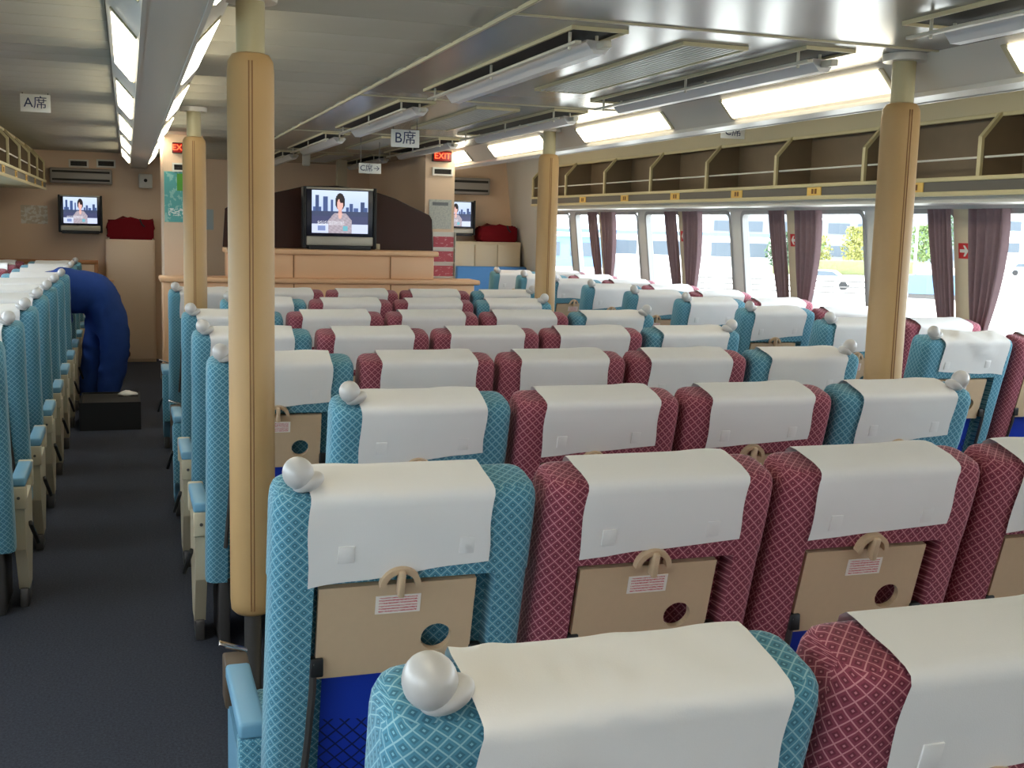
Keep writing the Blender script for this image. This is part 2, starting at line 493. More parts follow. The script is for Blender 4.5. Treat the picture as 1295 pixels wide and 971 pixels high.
def tray_mesh():
    # plate with a round cup hole, local x across, z up, thickness in y
    w, h, t = .146, .192, .014; cx, cz, r = .078, .070, .029; q = .036
    xs = [-w, cx-q, cx+q, w]; zs = [0, cz-q, cz+q, h]
    bm = bmesh.new(); g = {}
    def v(x, z, y):
        k = (round(x, 5), round(z, 5), round(y, 5))
        if k not in g: g[k] = bm.verts.new((x, y, z))
        return g[k]
    N = 24
    for y in (0, t):
        for i in range(3):
            for j in range(3):
                if i == 1 and j == 1: continue
                bm.faces.new([v(xs[i], zs[j], y), v(xs[i+1], zs[j], y), v(xs[i+1], zs[j+1], y), v(xs[i], zs[j+1], y)])
        sq = [(cx+q, cz-q), (cx+q, cz+q), (cx-q, cz+q), (cx-q, cz-q)]
        circ = [[v(cx+r*math.cos(math.radians(a0+90*k/6-45)), cz+r*math.sin(math.radians(a0+90*k/6-45)), y) for k in range(7)] for a0 in (0, 90, 180, 270)]
        for s in range(4):
            a, b = sq[s], sq[(s+1) % 4]
            bm.faces.new([v(*a, y), v(*b, y)] + circ[s][::-1])
    for s in range(4):
        for k in range(6):
            a0 = s*90
            A = math.radians(a0+90*k/6-45); B = math.radians(a0+90*(k+1)/6-45)
            pa = (cx+r*math.cos(A), cz+r*math.sin(A)); pb = (cx+r*math.cos(B), cz+r*math.sin(B))
            bm.faces.new([v(*pa, 0), v(*pb, 0), v(*pb, t), v(*pa, t)])
    for i in range(3):
        for z in (0, h): bm.faces.new([v(xs[i], z, 0), v(xs[i+1], z, 0), v(xs[i+1], z, t), v(xs[i], z, t)])
        for x in (-w, w): bm.faces.new([v(x, zs[i], 0), v(x, zs[i+1], 0), v(x, zs[i+1], t), v(x, zs[i], t)])
    bmesh.ops.recalc_face_normals(bm, faces=bm.faces)
    me = bpy.data.meshes.new('tray'); bm.to_mesh(me); bm.free(); me.materials.append(BEIGE)
    return me
TRAY = tray_mesh()
# printed notice sticker: two blocks of fine red lettering on white
def sticker_mat():
    m = bpy.data.materials.new('tray_notice_print'); m.use_nodes = True; nt = m.node_tree; L = nt.links.new
    b = nt.nodes['Principled BSDF']; b.inputs['Roughness'].default_value = .4
    tc = nt.nodes.new('ShaderNodeTexCoord'); sp = nt.nodes.new('ShaderNodeSeparateXYZ'); L(tc.outputs['Object'], sp.inputs[0])
    def M(op, a, c=None):
        n = nt.nodes.new('ShaderNodeMath'); n.operation = op
        for i, v in enumerate((a, c)):
            if v is None: continue
            if isinstance(v, (int, float)): n.inputs[i].default_value = v
            else: L(v, n.inputs[i])
        return n.outputs[0]
    z = M('FRACT', M('MULTIPLY', sp.outputs['Z'], 1/.0058))
    rows = M('MULTIPLY', M('GREATER_THAN', z, .28), M('LESS_THAN', z, .86))
    inside = M('MULTIPLY', M('LESS_THAN', M('ABSOLUTE', sp.outputs['X']), .036), M('LESS_THAN', M('ABSOLUTE', sp.outputs['Z']), .0155))
    gap = M('GREATER_THAN', M('ABSOLUTE', sp.outputs['Z']), .0014)
    nz = nt.nodes.new('ShaderNodeTexNoise'); nz.inputs['Scale'].default_value = 700; L(tc.outputs['Object'], nz.inputs['Vector'])
    ink = M('MULTIPLY', M('MULTIPLY', M('MULTIPLY', rows, inside), gap), M('GREATER_THAN', nz.outputs['Fac'], .46))
    mx = nt.nodes.new('ShaderNodeMix'); mx.data_type = 'RGBA'; L(ink, mx.inputs[0])
    mx.inputs[6].default_value = lin((236, 226, 216)); mx.inputs[7].default_value = lin((206, 84, 94)); L(mx.outputs[2], b.inputs['Base Color'])
    return m
STICK = bevbox_mesh('notice_sticker', -.042, .042, -.0012, 0, -.019, .019, sticker_mat())
# latch: half ring plus turn button
def latch_mesh():
    V = []; F = []; n = 12
    for k in range(n+1):
        an = math.pi*k/n
        for rr, yy in ((.038, 0), (.038, -.016), (.027, -.016), (.027, 0)):
            V.append((rr*math.cos(an), yy, rr*math.sin(an)))
    for k in range(n):
        for i in range(4): F.append([k*4+i, k*4+(i+1) % 4, (k+1)*4+(i+1) % 4, (k+1)*4+i])
    F.append([0, 1, 2, 3]); F.append([n*4+i for i in range(4)])
    me = bpy.data.meshes.new('latch_ring'); me.from_pydata(V, [], F); me.materials.append(BEIGE); me.update()
    bm = bmesh.new(); bm.from_mesh(me); bmesh.ops.recalc_face_normals(bm, faces=bm.faces); bm.to_mesh(me); bm.free()
    me.shade_smooth(); me.set_sharp_from_angle(angle=math.radians(40))
    return me
LATCH = latch_mesh()
BUTTON = bevbox_mesh('turn_button', -.006, .006, -.026, -.002, -.018, .034, BEIGE, .003)
# pocket: royal blue vinyl with a dark net over its lower half
def pocket_mat():
    m = bpy.data.materials.new('blue_net_pocket'); m.use_nodes = True; nt = m.node_tree; L = nt.links.new
    b = nt.nodes['Principled BSDF']; b.inputs['Roughness'].default_value = .45
    tc = nt.nodes.new('ShaderNodeTexCoord'); mp = nt.nodes.new('ShaderNodeMapping'); mp.vector_type = 'TEXTURE'
    mp.inputs['Rotation'].default_value = (0, math.radians(45), 0); mp.inputs['Scale'].default_value = (.022, 1, .022); L(tc.outputs['Object'], mp.inputs[0])
    sp = nt.nodes.new('ShaderNodeSeparateXYZ'); L(mp.outputs[0], sp.inputs[0]); s2 = nt.nodes.new('ShaderNodeSeparateXYZ'); L(tc.outputs['Object'], s2.inputs[0])
    def M(op, a, c=None):
        n = nt.nodes.new('ShaderNodeMath'); n.operation = op
        for i, v in enumerate((a, c)):
            if v is None: continue
            if isinstance(v, (int, float)): n.inputs[i].default_value = v
            else: L(v, n.inputs[i])
        return n.outputs[0]
    net = M('MAXIMUM', M('LESS_THAN', M('FRACT', sp.outputs['X']), .14), M('LESS_THAN', M('FRACT', sp.outputs['Z']), .14))
    net = M('MULTIPLY', net, M('LESS_THAN', s2.outputs['Z'], .60))
    mx = nt.nodes.new('ShaderNodeMix'); mx.data_type = 'RGBA'; L(net, mx.inputs[0])
    mx.inputs[6].default_value = lin((24, 58, 178)); mx.inputs[7].default_value = lin((14, 24, 80)); L(mx.outputs[2], b.inputs['Base Color'])
    return m
def pocket_mesh():
    V = []; F = []
    zs = [.44, .52, .58, .62, .72]; bul = [.012, .022, .02, .012, .0]
    xs = [-.138, -.07, 0, .07, .138]; cb = [0, .9, 1, .9, 0]
    for i, x in enumerate(xs):
        for z, bb in zip(zs, bul):
            yr = ysurf(z)[0] + .046; V.append((x, yr - .004 - bb*cb[i], z))
    for i in range(4):
        for j in range(4): F.append([i*5+j, (i+1)*5+j, (i+1)*5+j+1, i*5+j+1])
    me = bpy.data.meshes.new('pocket'); me.from_pydata(V, [], F); me.materials.append(pocket_mat()); me.update(); me.shade_smooth()
    return me
POCKET = pocket_mesh()
def arm_link_mesh(s):
    pts = [(s*.162, ysurf(.735)[0]+.0, .745), (s*.162, ysurf(.70)[0]+.0, .69), (s*.166, ysurf(.6)[0]+.006, .58), (s*.178, ysurf(.45)[0]-.002, .42)]
    o = tube('t', pts, .0075, GREYMETAL, seg=6); me = o.data; bpy.data.objects.remove(o); me.name = 'tray_arm'; return me
TRAYARM = [arm_link_mesh(-1), arm_link_mesh(1)]
HINGE = bevbox_mesh('hinge', -.012, .012, -.010, .012, -.018, .018, BLACK, .003)
def cushion_mesh(m):
    me = bevbox_mesh('seat_cushion', -.228, .228, .14, .62, .29, .45, m, .035, 3)
    ul = me.uv_layers.new(name='UVMap')
    for p in me.polygons:
        n = p.normal
        for li in p.loop_indices:
            c = me.vertices[me.loops[li].vertex_index].co
            ul.data[li].uv = (c.x, c.y) if abs(n.z) > .6 else ((c.y, c.z) if abs(n.x) > .6 else (c.x, c.z))
    return me
CUSH = {'teal': cushion_mesh(TEAL), 'red': cushion_mesh(RED)}
LEG = bevbox_mesh('leg', -.02, .02, .22, .52, 0, .29, GREYMETAL, .006)
PAN = bevbox_mesh('seat_pan', -.225, .225, .16, .58, .262, .292, GREYMETAL, .005)
# armrest: pad, end cap with screw, side panel, lever
PAD = bevbox_mesh('armrest_pad', -.027, .027, .19, .52, .512, .548, PADBLUE, .008)
def uvbox(name, x0, x1, y0, y1, z0, z1, m, bev):
    me = bevbox_mesh(name, x0, x1, y0, y1, z0, z1, m, bev)
    ul = me.uv_layers.new(name='UVMap')
    for p in me.polygons:
        n = p.normal
        for li in p.loop_indices:
            c = me.vertices[me.loops[li].vertex_index].co
            ul.data[li].uv = (c.x, c.y) if abs(n.z) > .6 else ((c.y, c.z) if abs(n.x) > .6 else (c.x, c.z))
    return me
CAP = bevbox_mesh('end_cap', -.027, .027, .187, .24, .425, .513, ARMBEIGE, .005)
CAPCLOTH = uvbox('end_cap', -.027, .027, .187, .24, .20, .513, TEAL, .008)
FRONTCAP = bevbox_mesh('front_cap', -.028, .028, .515, .56, .44, .546, ARMBEIGE, .006)
SCREW = None
def cyl_mesh(name, r, h, m, seg=12):
    bm = bmesh.new(); bmesh.ops.create_cone(bm, cap_ends=True, segments=seg, radius1=r, radius2=r, depth=h)
    me = bpy.data.meshes.new(name); bm.to_mesh(me); bm.free(); me.materials.append(m); me.transform(Matrix.Rotation(math.pi/2, 4, 'X')); return me
SCREW = cyl_mesh('screw', .006, .006, GREYMETAL)
def sidepanel_mesh():
    poly = [(.20, .43), (.55, .45), (.55, .28), (.45, .07), (.33, .07), (.215, .26)]
    o = prism('p', poly, 'x', -.020, .020, ARMBEIGE); me = o.data; bpy.data.objects.remove(o); me.name = 'side_panel'; return me
SIDEP = sidepanel_mesh()
SIDEPB = SIDEP.copy(); SIDEPB.materials.clear(); SIDEPB.materials.append(PADBLUE)
FRONTCAPB = bevbox_mesh('front_cap', -.028, .028, .515, .60, .44, .546, mat('dark_brown_cap', (88, 72, 56), .5), .006)
LID = bevbox_mesh('chrome_lid', -.034, .034, -.012, .012, -.004, .004, CHROME, .002)
LEVER = bevbox_mesh('recline_lever', -.007, .007, -.014, .014, -.10, .01, BLACK, .004)
FOOT = bevbox_mesh('floor_bracket', -.016, .016, .31, .47, 0, .075, GREYMETAL, .004)
# grab handle: egg shaped knob on a cupped base
def egg(name, sx, sy, sz, m, sub=3, squash=0.):
    bm = bmesh.new(); bmesh.ops.create_uvsphere(bm, u_segments=24, v_segments=14, radius=1)
    for v in bm.verts:
        k = 1 + squash*v.co.z
        v.co = Vector((v.co.x*sx*k, v.co.y*sy*k, v.co.z*sz))
    me = bpy.data.meshes.new(name); bm.to_mesh(me); bm.free(); me.materials.append(m); me.shade_smooth(); return me
KNOB = egg('knob', .027, .027, .029, SILVER); KBASE = egg('knob_base', .029, .026, .016, SILVER)

PATCH = bevbox_mesh('fastener_patch', -.014, .014, -.0008, .002, -.017, .017, COVER, .0007)
ALLSEATS = []
def seat(x, y, z, color, label, group, aisle=0, arms=(-1,), cover=None, capstyle='beige', narrow=1.0):
    t = thing('passenger_seat', label, 'seat', (x, y, z), group)
    t.scale = (narrow, 1, 1)
    link('backrest', BACK[color], t)
    cv = cover or COVERS[random.randrange(4)]
    tr0 = link('headrest_cover', cv, t)
    for px_ in (-.115, .105):
        link('fastener_patch', PATCH, tr0, (px_, ysurf(.965)[0]-.0066, .965 + .02*px_), (.262, 0, 0))
    zt = .708; yr = ysurf(.815)[0]
    tilt = math.atan2(ysurf(.9)[0]-ysurf(.708)[0], .192)
    tr = link('tray', TRAY, t, (-.012, ysurf(zt)[0]+.004, zt), (-tilt, 0, 0))
    link('notice_sticker', STICK, tr, (.0, -.0005, .150))
    lr = link('latch_ring', LATCH, t, (-.014, ysurf(.905)[0]+.002, .898), (-tilt, 0, 0)); link('turn_button', BUTTON, lr, (0, 0, 0))
    link('pocket', POCKET, t)
    for i, s in enumerate((-1, 1)):
        a = link('tray_arm', TRAYARM[i], t); link('hinge', HINGE, a, (s*.150-.006, ysurf(.73)[0]+.002, .735))
    link('seat_cushion', CUSH[color], t); link('seat_pan', PAN, t)
    for s in (-1, 1): link('leg', LEG, t, (s*.17, 0, -z if False else 0))
    for s in arms:
        ox = s*.25
        p = link('armrest_pad', PAD, t, (ox, 0, 0)); p.scale = (1 if aisle == s else .5, 1, 1)
        if aisle == s:
            if capstyle == 'cloth': link('end_cap', CAPCLOTH, p)
            else:
                c = link('end_cap', CAP, p); link('screw', SCREW, p, (0, .187, .47))
            fc = link('front_cap', FRONTCAPB if capstyle == 'cloth' else FRONTCAP, p)
            if capstyle == 'cloth': link('chrome_lid', LID, p, (-.004, .60, .556), (0, math.radians(20), 0))
            link('side_panel', SIDEPB if capstyle == 'cloth' else SIDEP, t, (ox, 0, 0)); link('recline_lever', LEVER, t, (ox+s*.030, .33, .33), (.5, -s*.25, 0)); link('floor_bracket', FOOT, t, (s*.25, 0, 0))
        else:
            link('side_panel', SIDEP, t, (ox, 0, 0)).scale = (.5, 1, 1)
    if aisle:
        k = link('knob', KNOB, t, ((-.199 if aisle < 0 else .186), -.088, 1.113), (0, aisle*math.radians(22), 0)); link('knob_base', KBASE, k, (-aisle*.010, .004, -.022))
    ALLSEATS.append(t)
    return t
ORD = ['nearest', 'second', 'third', 'fourth', 'fifth', 'sixth', 'seventh', 'eighth', 'ninth', 'tenth', 'eleventh', 'twelfth']
POS = {4: ['leftmost', 'second from left', 'third from left', 'rightmost'], 5: ['leftmost', 'second from left', 'middle', 'fourth from left', 'rightmost']}
def rowname(i): return 'nearest row' if i == 0 else ORD[i] + ' row from camera'
PITCH = .9328; W = .5
for r in range(8):
    four = r in (2, 6)
    n = 4 if four else 5
    x0 = .25 if four else 0.
    for k in range(n):
        if r == 0 and k > 2: continue
        if r == 1 and k > 4: continue
        color = 'teal' if k in (0, n-1) else 'red'
        aisle = -1 if k == 0 else (1 if k == n-1 else 0)
        arms = (-1, 1) if k == n-1 else (-1,)
        cv = COVERS[(r*3+k*2) % 3]
        if r == 0 and k == 0: cv = COVER_NEAR
        if r == 1 and k == 0: cv = COVER_TEAL
        what = 'teal lattice seat' if color == 'teal' else 'dark red lattice seat'
        cs = 'cloth' if r in (1, 5, 7) else 'beige'
        seat(x0 + (k+.5)*W + {0: -.016, 1: -.010}.get(r, 0), r*PITCH, 0, color, '%s, %s in %s, centre block' % (what, POS[n][k], 'nearest row' if r == 0 else ORD[r]+' row'), 'seats of the centre block', aisle, arms, cv, cs)
for i in range(9):
    y = 3.155 + .79*i
    cvr = COVER_LOOSE if i == 0 else None
    seat(3.06+.25, y, .02, 'teal', 'teal aisle seat with knob, %s, block beside the right windows' % rowname(i), 'seats of the right block', -1, (-1,), cvr)
    seat(3.06+.75, y, .02, 'red', 'dark red window seat, %s, block beside the right windows' % rowname(i), 'seats of the right block', 0, (-1, 1))
for i in range(10):
    y = 3.34 + .82*i
    if y > 11.2: continue
    seat(-.64-.25, y, 0, 'teal', 'teal aisle seat with knob, %s, block left of the left aisle' % rowname(i), 'seats of the left block', 1, (1,), None)
    seat(-.64-.74, y, 0, 'red', 'dark red window seat, %s, block left of the left aisle' % rowname(i), 'seats of the left block', 0, (1,), None, narrow=.93)

# ------------------------------------------------------------------ pillars
def pillar(x, y, label):
    t = thing('padded_pillar', label, 'pillar', (x, y, 0), 'padded pillars')
    lathe('pole', [(.026, 0), (.026, .36), (.026, .4)], GREYMETAL, t, 16)
    lathe('upper_pole', [(.041, 1.98), (.041, 2.17)], POLE, t, 24)
    lathe('ceiling_collar', [(.075, 2.155), (.078, 2.17), (.078, 2.18)], TROUGH, t, 24)
    c = lathe('padded_cover', [(.035, .352), (.052, .355), (.064, .368), (.067, .40), (.067, 1.96), (.064, 1.99), (.053, 2.008), (.041, 2.012)], LEATHER, t, 32)
    for an in (-100, -92):
        a = math.radians(an)
        tube('seam', [(.0667*math.cos(a), .0667*math.sin(a), .375), (.067*math.cos(a), .067*math.sin(a), 1.2), (.0667*math.cos(a), .0667*math.sin(a), 1.985)], .0022, LEATHERD, c, 6)
    return t
pillar(.115, 2.36, 'tan padded pillar beside the left aisle, nearest one')
pillar(2.395, 2.44, 'tan padded pillar beside the right aisle, nearer one')
pillar(2.375, 6.02, 'tan padded pillar beside the right aisle, farther one')
pillar(.150, 5.98, 'tan padded pillar beside the left aisle, farther one')

# ------------------------------------------------------------------ luggage racks
YEL = mat('amber_number_plate', (226, 186, 92), .5)
NUMINK = mat('brown_print', (120, 80, 30), .6)
def rack(side, xf, xw, ys, label, z0=1.765, ht=.53):
    t = thing('luggage_rack', label, 'luggage rack', (xf, 0, z0))
    d = abs(xw-xf); s = side
    y0, y1 = ys[0], ys[-1]
    X = lambda a: s*a
    def bx(name, a0, a1, yy0, yy1, c0, c1, m, p=t, bev=0.):
        q0, q1 = sorted((X(a0), X(a1))); return box(name, q0, q1, yy0, yy1, c0, c1, m, p, bev)
    bx('shelf', 0, d, y0, y1, 0, .018, RACKCREAM)
    bx('back_lining', d-.02, d, y0, y1, .018, .40, RACKBROWN)
    bx('lower_lip', -.022, .0, y0, y1, -.012, .012, RACKCREAM, bev=.003)
    bx('fascia_strip', -.012, 0, y0, y1, .012, .062, DARKSTRIP)
    bx('upper_lip', -.022, .006, y0, y1, .062, .084, RACKCREAM, bev=.003)
    # header beam above the openings
    V = [(X(.12), y0, .395), (X(.12), y0, ht), (X(d), y0, ht), (X(d), y0, .395)]
    V += [(a, y1, c) for a, b, c in V]
    F = [[0, 1, 2, 3], [4, 5, 6, 7]] + [[i, (i+1) % 4, 4+(i+1) % 4, 4+i] for i in range(4)]
    me_obj('header_beam', V, F, CREAM, t)
    bx('header_lip', .10, .125, y0, y1, .376, .396, RACKCREAM, bev=.003)
    dm = None; rm = None; pm = None; em = None
    for i, y in enumerate(ys):
        if dm is None:
            poly = [(X(.0), .084), (X(.0), .27), (X(.11), .395), (X(d), .395), (X(d), .018), (X(.01), .018)]
            o = prism('divider', poly, 'y', -.008, .008, RACKBROWN, t); dm = o.data
            e = prism('divider_edge', [(X(-.010), .084), (X(-.010), .274), (X(.10), .398), (X(.114), .388), (X(.006), .264), (X(.006), .084)], 'y', -.013, .013, RACKCREAM, o); em = e.data
        else:
            o = link('divider', dm, t); link('divider_edge', em, o)
        o.location = (0, y, 0)
    for ya, yb in zip(ys, ys[1:]):
        tube('guard_rail', [(X(.012), ya+.02, .175), (X(.012), yb-.02, .175)], .006, WHITEP, t, 6)
        ym = (ya+yb)/2
        q = bx('number_plate', -.016, -.011, ym-.075, ym+.075, .012, .062, YEL)
        for k in range(2):
            bx('digit', -.0175, -.0155, ym-.030+k*.034, ym-.008+k*.034, .022, .052, NUMINK, q)
    return t
rys = [10.22 - .943*k for k in range(0, 15)][::-1]
rack(1, 3.75, 4.02, rys, 'long cream and brown luggage rack above the right windows')
lys = [11.6 - .943*k for k in range(0, 16)][::-1]
rack(-1, -1.02, -1.53, lys, 'long cream and brown luggage rack above the left windows', 1.795, .41)

# window soffit trim
struct(box('trim_1', 3.78, 4.12, YB, 10.25, 1.722, 1.758, WALLWHITE))

# ------------------------------------------------------------------ curtains and arrow signs
def curtain(y_in, y_out_top, y_out_bot, label, side=1):
    """gathered curtain hanging on the hull; y_in edge at the pier, outer edge swept back to a tie"""
    t = thing('curtain', label, 'curtain', (0, 0, 0), 'mauve window curtains')
    nz, ny = 14, 34; V = []; F = []
    ztop, zbot = 1.70, .86; sgn = 1 if y_out_top > y_in else -1
    for j in range(nz+1):
        s = j/nz; z = ztop + (zbot-ztop)*s
        tie = 1.02
        if z > tie:
            q = (ztop-z)/(ztop-tie); yo = y_out_top + (y_out_bot-y_out_top)*(q**1.7)
        else: yo = y_out_bot + sgn*.03*(tie-z)/.16
        for i in range(ny+1):
            u = i/ny; y = y_in + (yo-y_in)*u
            amp = .020 - .006*abs(s-.5)
            x = hullx(side, z) - side*(.048 + amp*math.sin(u*2*math.pi*4.6 + .6*s) + .008*math.sin(u*23+3*s))
            V.append((x, y, z))
    n = ny+1
    for j in range(nz):
        for i in range(ny): F.append([j*n+i, j*n+i+1, (j+1)*n+i+1, (j+1)*n+i])
    me_obj('cloth', V, F, CURTAIN, t, smooth=True, sharp=180)
    ya, yb = sorted((y_in, y_out_bot)); x = hullx(side, 1.02)
    box('tie_band', min(x-side*.085, x-side*.015), max(x-side*.085, x-side*.015), ya-.012, yb+.012, .995, 1.04, CURTAIN, t, .012)
    return t
REDS = mat('red_sign', (200, 40, 40), .5)
def arrow_sign(y, z, direction, label, side=1):
    x = hullx(side, z)
    t = thing('arrow_sign', label, 'sign', (x-.017, y, z))
    t.rotation_euler = (0, math.radians(-6.8), 0)
    box('plate', -.003, .003, -.045, .045, -.042, .042, REDS, t)
    d = direction   # +1 arrow towards the stern (-y)
    pts = [(-.034, .009), (.006, .009), (-.006, .030), (.008, .030), (.034, 0), (.008, -.030), (-.006, -.030), (.006, -.009), (-.034, -.009)]
    n = len(pts)
    V = [(-.0036, -d*a, b) for a, b in pts] + [(-.003, -d*a, b) for a, b in pts]
    me_obj('arrow', V, [list(range(n)), list(range(n, 2*n))] + [[i, (i+1) % n, n+(i+1) % n, n+i] for i in range(n)], WHITEP, t)
where = ['by the seventh rack bay', 'nearest pier', 'second pier', 'third pier', 'fourth pier']
for k, p in enumerate([2.42, 4.10, 5.80, 7.46, 9.16]):
    if k == 0: nm = 'behind the camera end of the right windows'
    else: nm = 'beside the %s of the right window wall' % ['', 'nearest cream pier', 'second cream pier', 'third cream pier', 'farthest cream pier'][k]
    if k > 0:
        hw = .075
        curtain(p+hw, p+.26, p+.20, 'mauve gathered curtain, forward side, %s' % nm)
        curtain(p-hw, p-.36, p-.16, 'mauve gathered curtain, near side, %s' % nm)
        box_p = prism('trim_%d' % (k+1), [(hullx(1, .5)-.012, .5), (hullx(1, 1.70)-.012, 1.70), (hullx(1, 1.70)+.02, 1.70), (hullx(1, .5)+.02, .5)], 'y', p-.10, p+.10, PIER); struct(box_p)
        if k < 4: arrow_sign(p+.01, 1.50 if k != 1 else 1.475, 1 if k == 1 else -1, 'small red sign with white arrow on the %s' % ['', 'nearest cream pier', 'second cream pier', 'third cream pier'][k])
for k, p in enumerate([5.78, 7.46, 9.14, 10.82]):
    nm = ['nearest', 'second', 'third', 'farthest'][k]
    curtain(p+.08, p+.26, p+.2, 'mauve curtain on the left window wall, forward side of %s pier' % nm, -1)
    curtain(p-.08, p-.3, p-.18, 'mauve curtain on the left window wall, near side of %s pier' % nm, -1)

# ------------------------------------------------------------------ ceiling fixtures: hung reflector rails in framed slots
RIM = mat('fixture_rim_cream', (200, 188, 150), .45); REFL = mat('white_reflector', (222, 220, 220), .3)
RAIL = mat('fixture_rail_white', (206, 200, 184), .35)
def fixture(x, y, L, label):
    t = thing('ceiling_fixture', label, 'ceiling fixture', (x, y, 2.18), 'hung reflector fixtures along the ceiling')
    w = .09
    for a, b, c, d in ((-w-.009, -w, -.009, L+.009), (w, w+.009, -.009, L+.009), (-w, w, -.009, 0), (-w, w, L, L+.009)): box('rim', a, b, c, d, -.012, .0, RIM, t)
    box('slot', -w, w, 0, L, -.003, 0, SLATDARK, t)
    box('thin_rail', -.075, -.052, .02, L+.02, -.050, -.040, RAIL, t, .002)
    V = []; pr = [(-.005, -.03), (.025, -.066), (.062, -.066), (.088, -.036), (.082, -.026), (.0, -.022)]
    prism('reflector', pr, 'y', .10, L-.06, REFL, t)
    box('end_bracket', .03, .06, .035, .10, -.052, -.03, RAIL, t, .003)
    for yy in (.10, L*.5, L-.08):
        tube('hanger', [(-.062, yy, 0), (-.062, yy, -.060)], .0055, RAIL, t, 6)
        tube('hanger', [(.045, yy+.03, 0), (.045, yy+.03, -.03)], .0055, RAIL, t, 6)
names = ['nearest', 'second', 'third', 'farthest']
for k in range(4):
    fixture(1.22, 2.43+2.46*k, 1.93, 'white hung reflector fixture in cream framed slot, left ceiling line, %s from camera' % names[k])
    fixture(2.08, 2.43+2.46*k, 1.93, 'white hung reflector fixture in cream framed slot, right ceiling line, %s from camera' % names[k])
fixture(2.08, 2.43-2.46, 1.93, 'hung reflector fixture in cream slot at the top right corner')
def grille(x, y, L, label):
    t = thing('ceiling_grille', label, 'air grille', (x, y, 2.18), 'air grilles along the ceiling spine')
    w = .115
    for a, b, c, d in ((-w-.010, -w, -.010, L+.010), (w, w+.010, -.010, L+.010), (-w, w, -.010, 0), (-w, w, L, L+.010)): box('frame', a, b, c, d, -.013, 0, RIM, t)
    box('backing', -w, w, 0, L, -.004, 0, DARKSTRIP, t)
    sl = bevbox_mesh('slat', -.004, .004, 0, L, -.012, -.003, TROUGH)
    for i in range(9): link('slat', sl, t, (-w + .023*(i+1), 0, 0))
for k in range(4): grille(1.70, 2.55+2.46*k, 1.5, 'long cream framed air grille on ceiling spine, %s from camera' % names[k])

# ------------------------------------------------------------------ hanging signs
INK = mat('navy_print', (38, 52, 96), .5); SIGNW = mat('sign_white', (232, 234, 232), .45)
def hang_sign(x, y, ztop, w, h, body, size, label, zc, faint=False):
    t = thing('hanging_sign', label, 'sign', (x, y, ztop))
    box('plate', -w/2, w/2, 0, .006, -h, 0, SIGNW, t, .0015)
    text('lettering', body, size, INK, t, (0, -.0012, -h/2), bold=.0015)
    for s in (-1, 1): tube('hook', [(s*w*.42, .003, -.012), (s*w*.42, .003, zc-ztop)], .003, GREYMETAL, t, 6)
hang_sign(-.705, 6.0, 2.205, .158, .098, 'A席', .074, 'white hanging sign with dark A and kanji over the left seats', 2.216)
hang_sign(1.486, 6.3, 2.143, .186, .112, 'B席', .092, 'white hanging sign with dark B and kanji over the centre seats', 2.18)
hang_sign(1.579, 7.9, 2.001, .176, .078, 'C席→', .06, 'small white hanging sign with C, kanji and arrow beyond B sign', 2.18)
hang_sign(3.42, 5.5, 2.215, .17, .085, 'C席', .07, 'white hanging sign with C and kanji over the right seats', 2.285)
# ceiling camera dome / small box near centre front
t = thing('ceiling_speaker', 'small white box hanging from the ceiling above centre television', 'speaker', (1.36, 9.8, 2.18))
box('body', -.035, .035, -.03, .03, -.13, -.01, WHITEP, t, .012); box('bracket', -.012, .012, -.012, .012, -.012, 0, GREYMETAL, t)

# ------------------------------------------------------------------ central housing forward of the centre block
hl = struct(box('wall_housing_left', .05, .11, 8.85, 9.35, 0, 2.40, WALL))
hl2 = struct(box('wall_pier_left', .05, .36, 8.60, 8.86, 0, 2.40, WALL))
hr = struct(box('wall_housing_right', 2.40, 2.46, 8.85, YF, 0, 2.40, WALL))
hr2 = struct(box('wall_pier_right', 2.20, 2.46, 8.60, 8.86, 0, 2.40, WALL))
hc = struct(box('trim_20', 1.86, 1.96, 11.0, 11.1, 0, 2.40, PIER))
# console
t = thing('front_console', 'tan panelled console with stepped top carrying the centre television', 'console', (0, 8.2, 0))
box('lower_body', .02, 2.54, 0, .30, 0, 1.045, ORANGE, t, .012)
box('lower_ledge', .0, 2.585, -.025, .30, 1.045, 1.085, ORANGE, t, .012)
box('upper_body', .52, 2.19, .02, .36, 1.085, 1.275, ORANGE, t, .008)
box('counter_top', .50, 2.225, -.01, .37, 1.275, 1.318, ORANGE, t, .012)
for x in (1.03, 1.82): box('joint', x-.004, x+.004, .014, .02, 1.09, 1.27, LEATHERD, t)
for x in (1.03, 1.82): box('joint', x-.004, x+.004, -.006, 0, .1, 1.04, LEATHERD, t)

# smoked acrylic screen behind the television
SMOKE = bpy.data.materials.new('smoked_acrylic'); SMOKE.use_nodes = True
b = SMOKE.node_tree.nodes['Principled BSDF']; b.inputs['Base Color'].default_value = lin((66, 42, 36)); b.inputs['Roughness'].default_value = .3
b.inputs['Alpha'].default_value = .92; b.inputs['Specular IOR Level'].default_value = .2
t = thing('smoked_screen', 'dark brown smoked acrylic screen standing behind the centre television', 'screen', (0, 8.50, 1.318))
top = [(.52, .30), (.62, .37), (.75, .415), (.888, .436), (1.02, .468), (1.156, .503), (1.42, .515), (1.735, .478), (1.918, .425), (2.055, .363), (2.173, .314), (2.215, .295), (2.235, .262), (2.248, .0)]
prism('panel', [(.50, 0)] + top, 'y', 0, .012, SMOKE, t)
tube('edge_trim', [(a, .006, c) for a, c in top], .006, BLACK, t, 6)
box('stay', 1.745, 1.785, -.03, -.001, 0, .05, CREAM, t, .006)

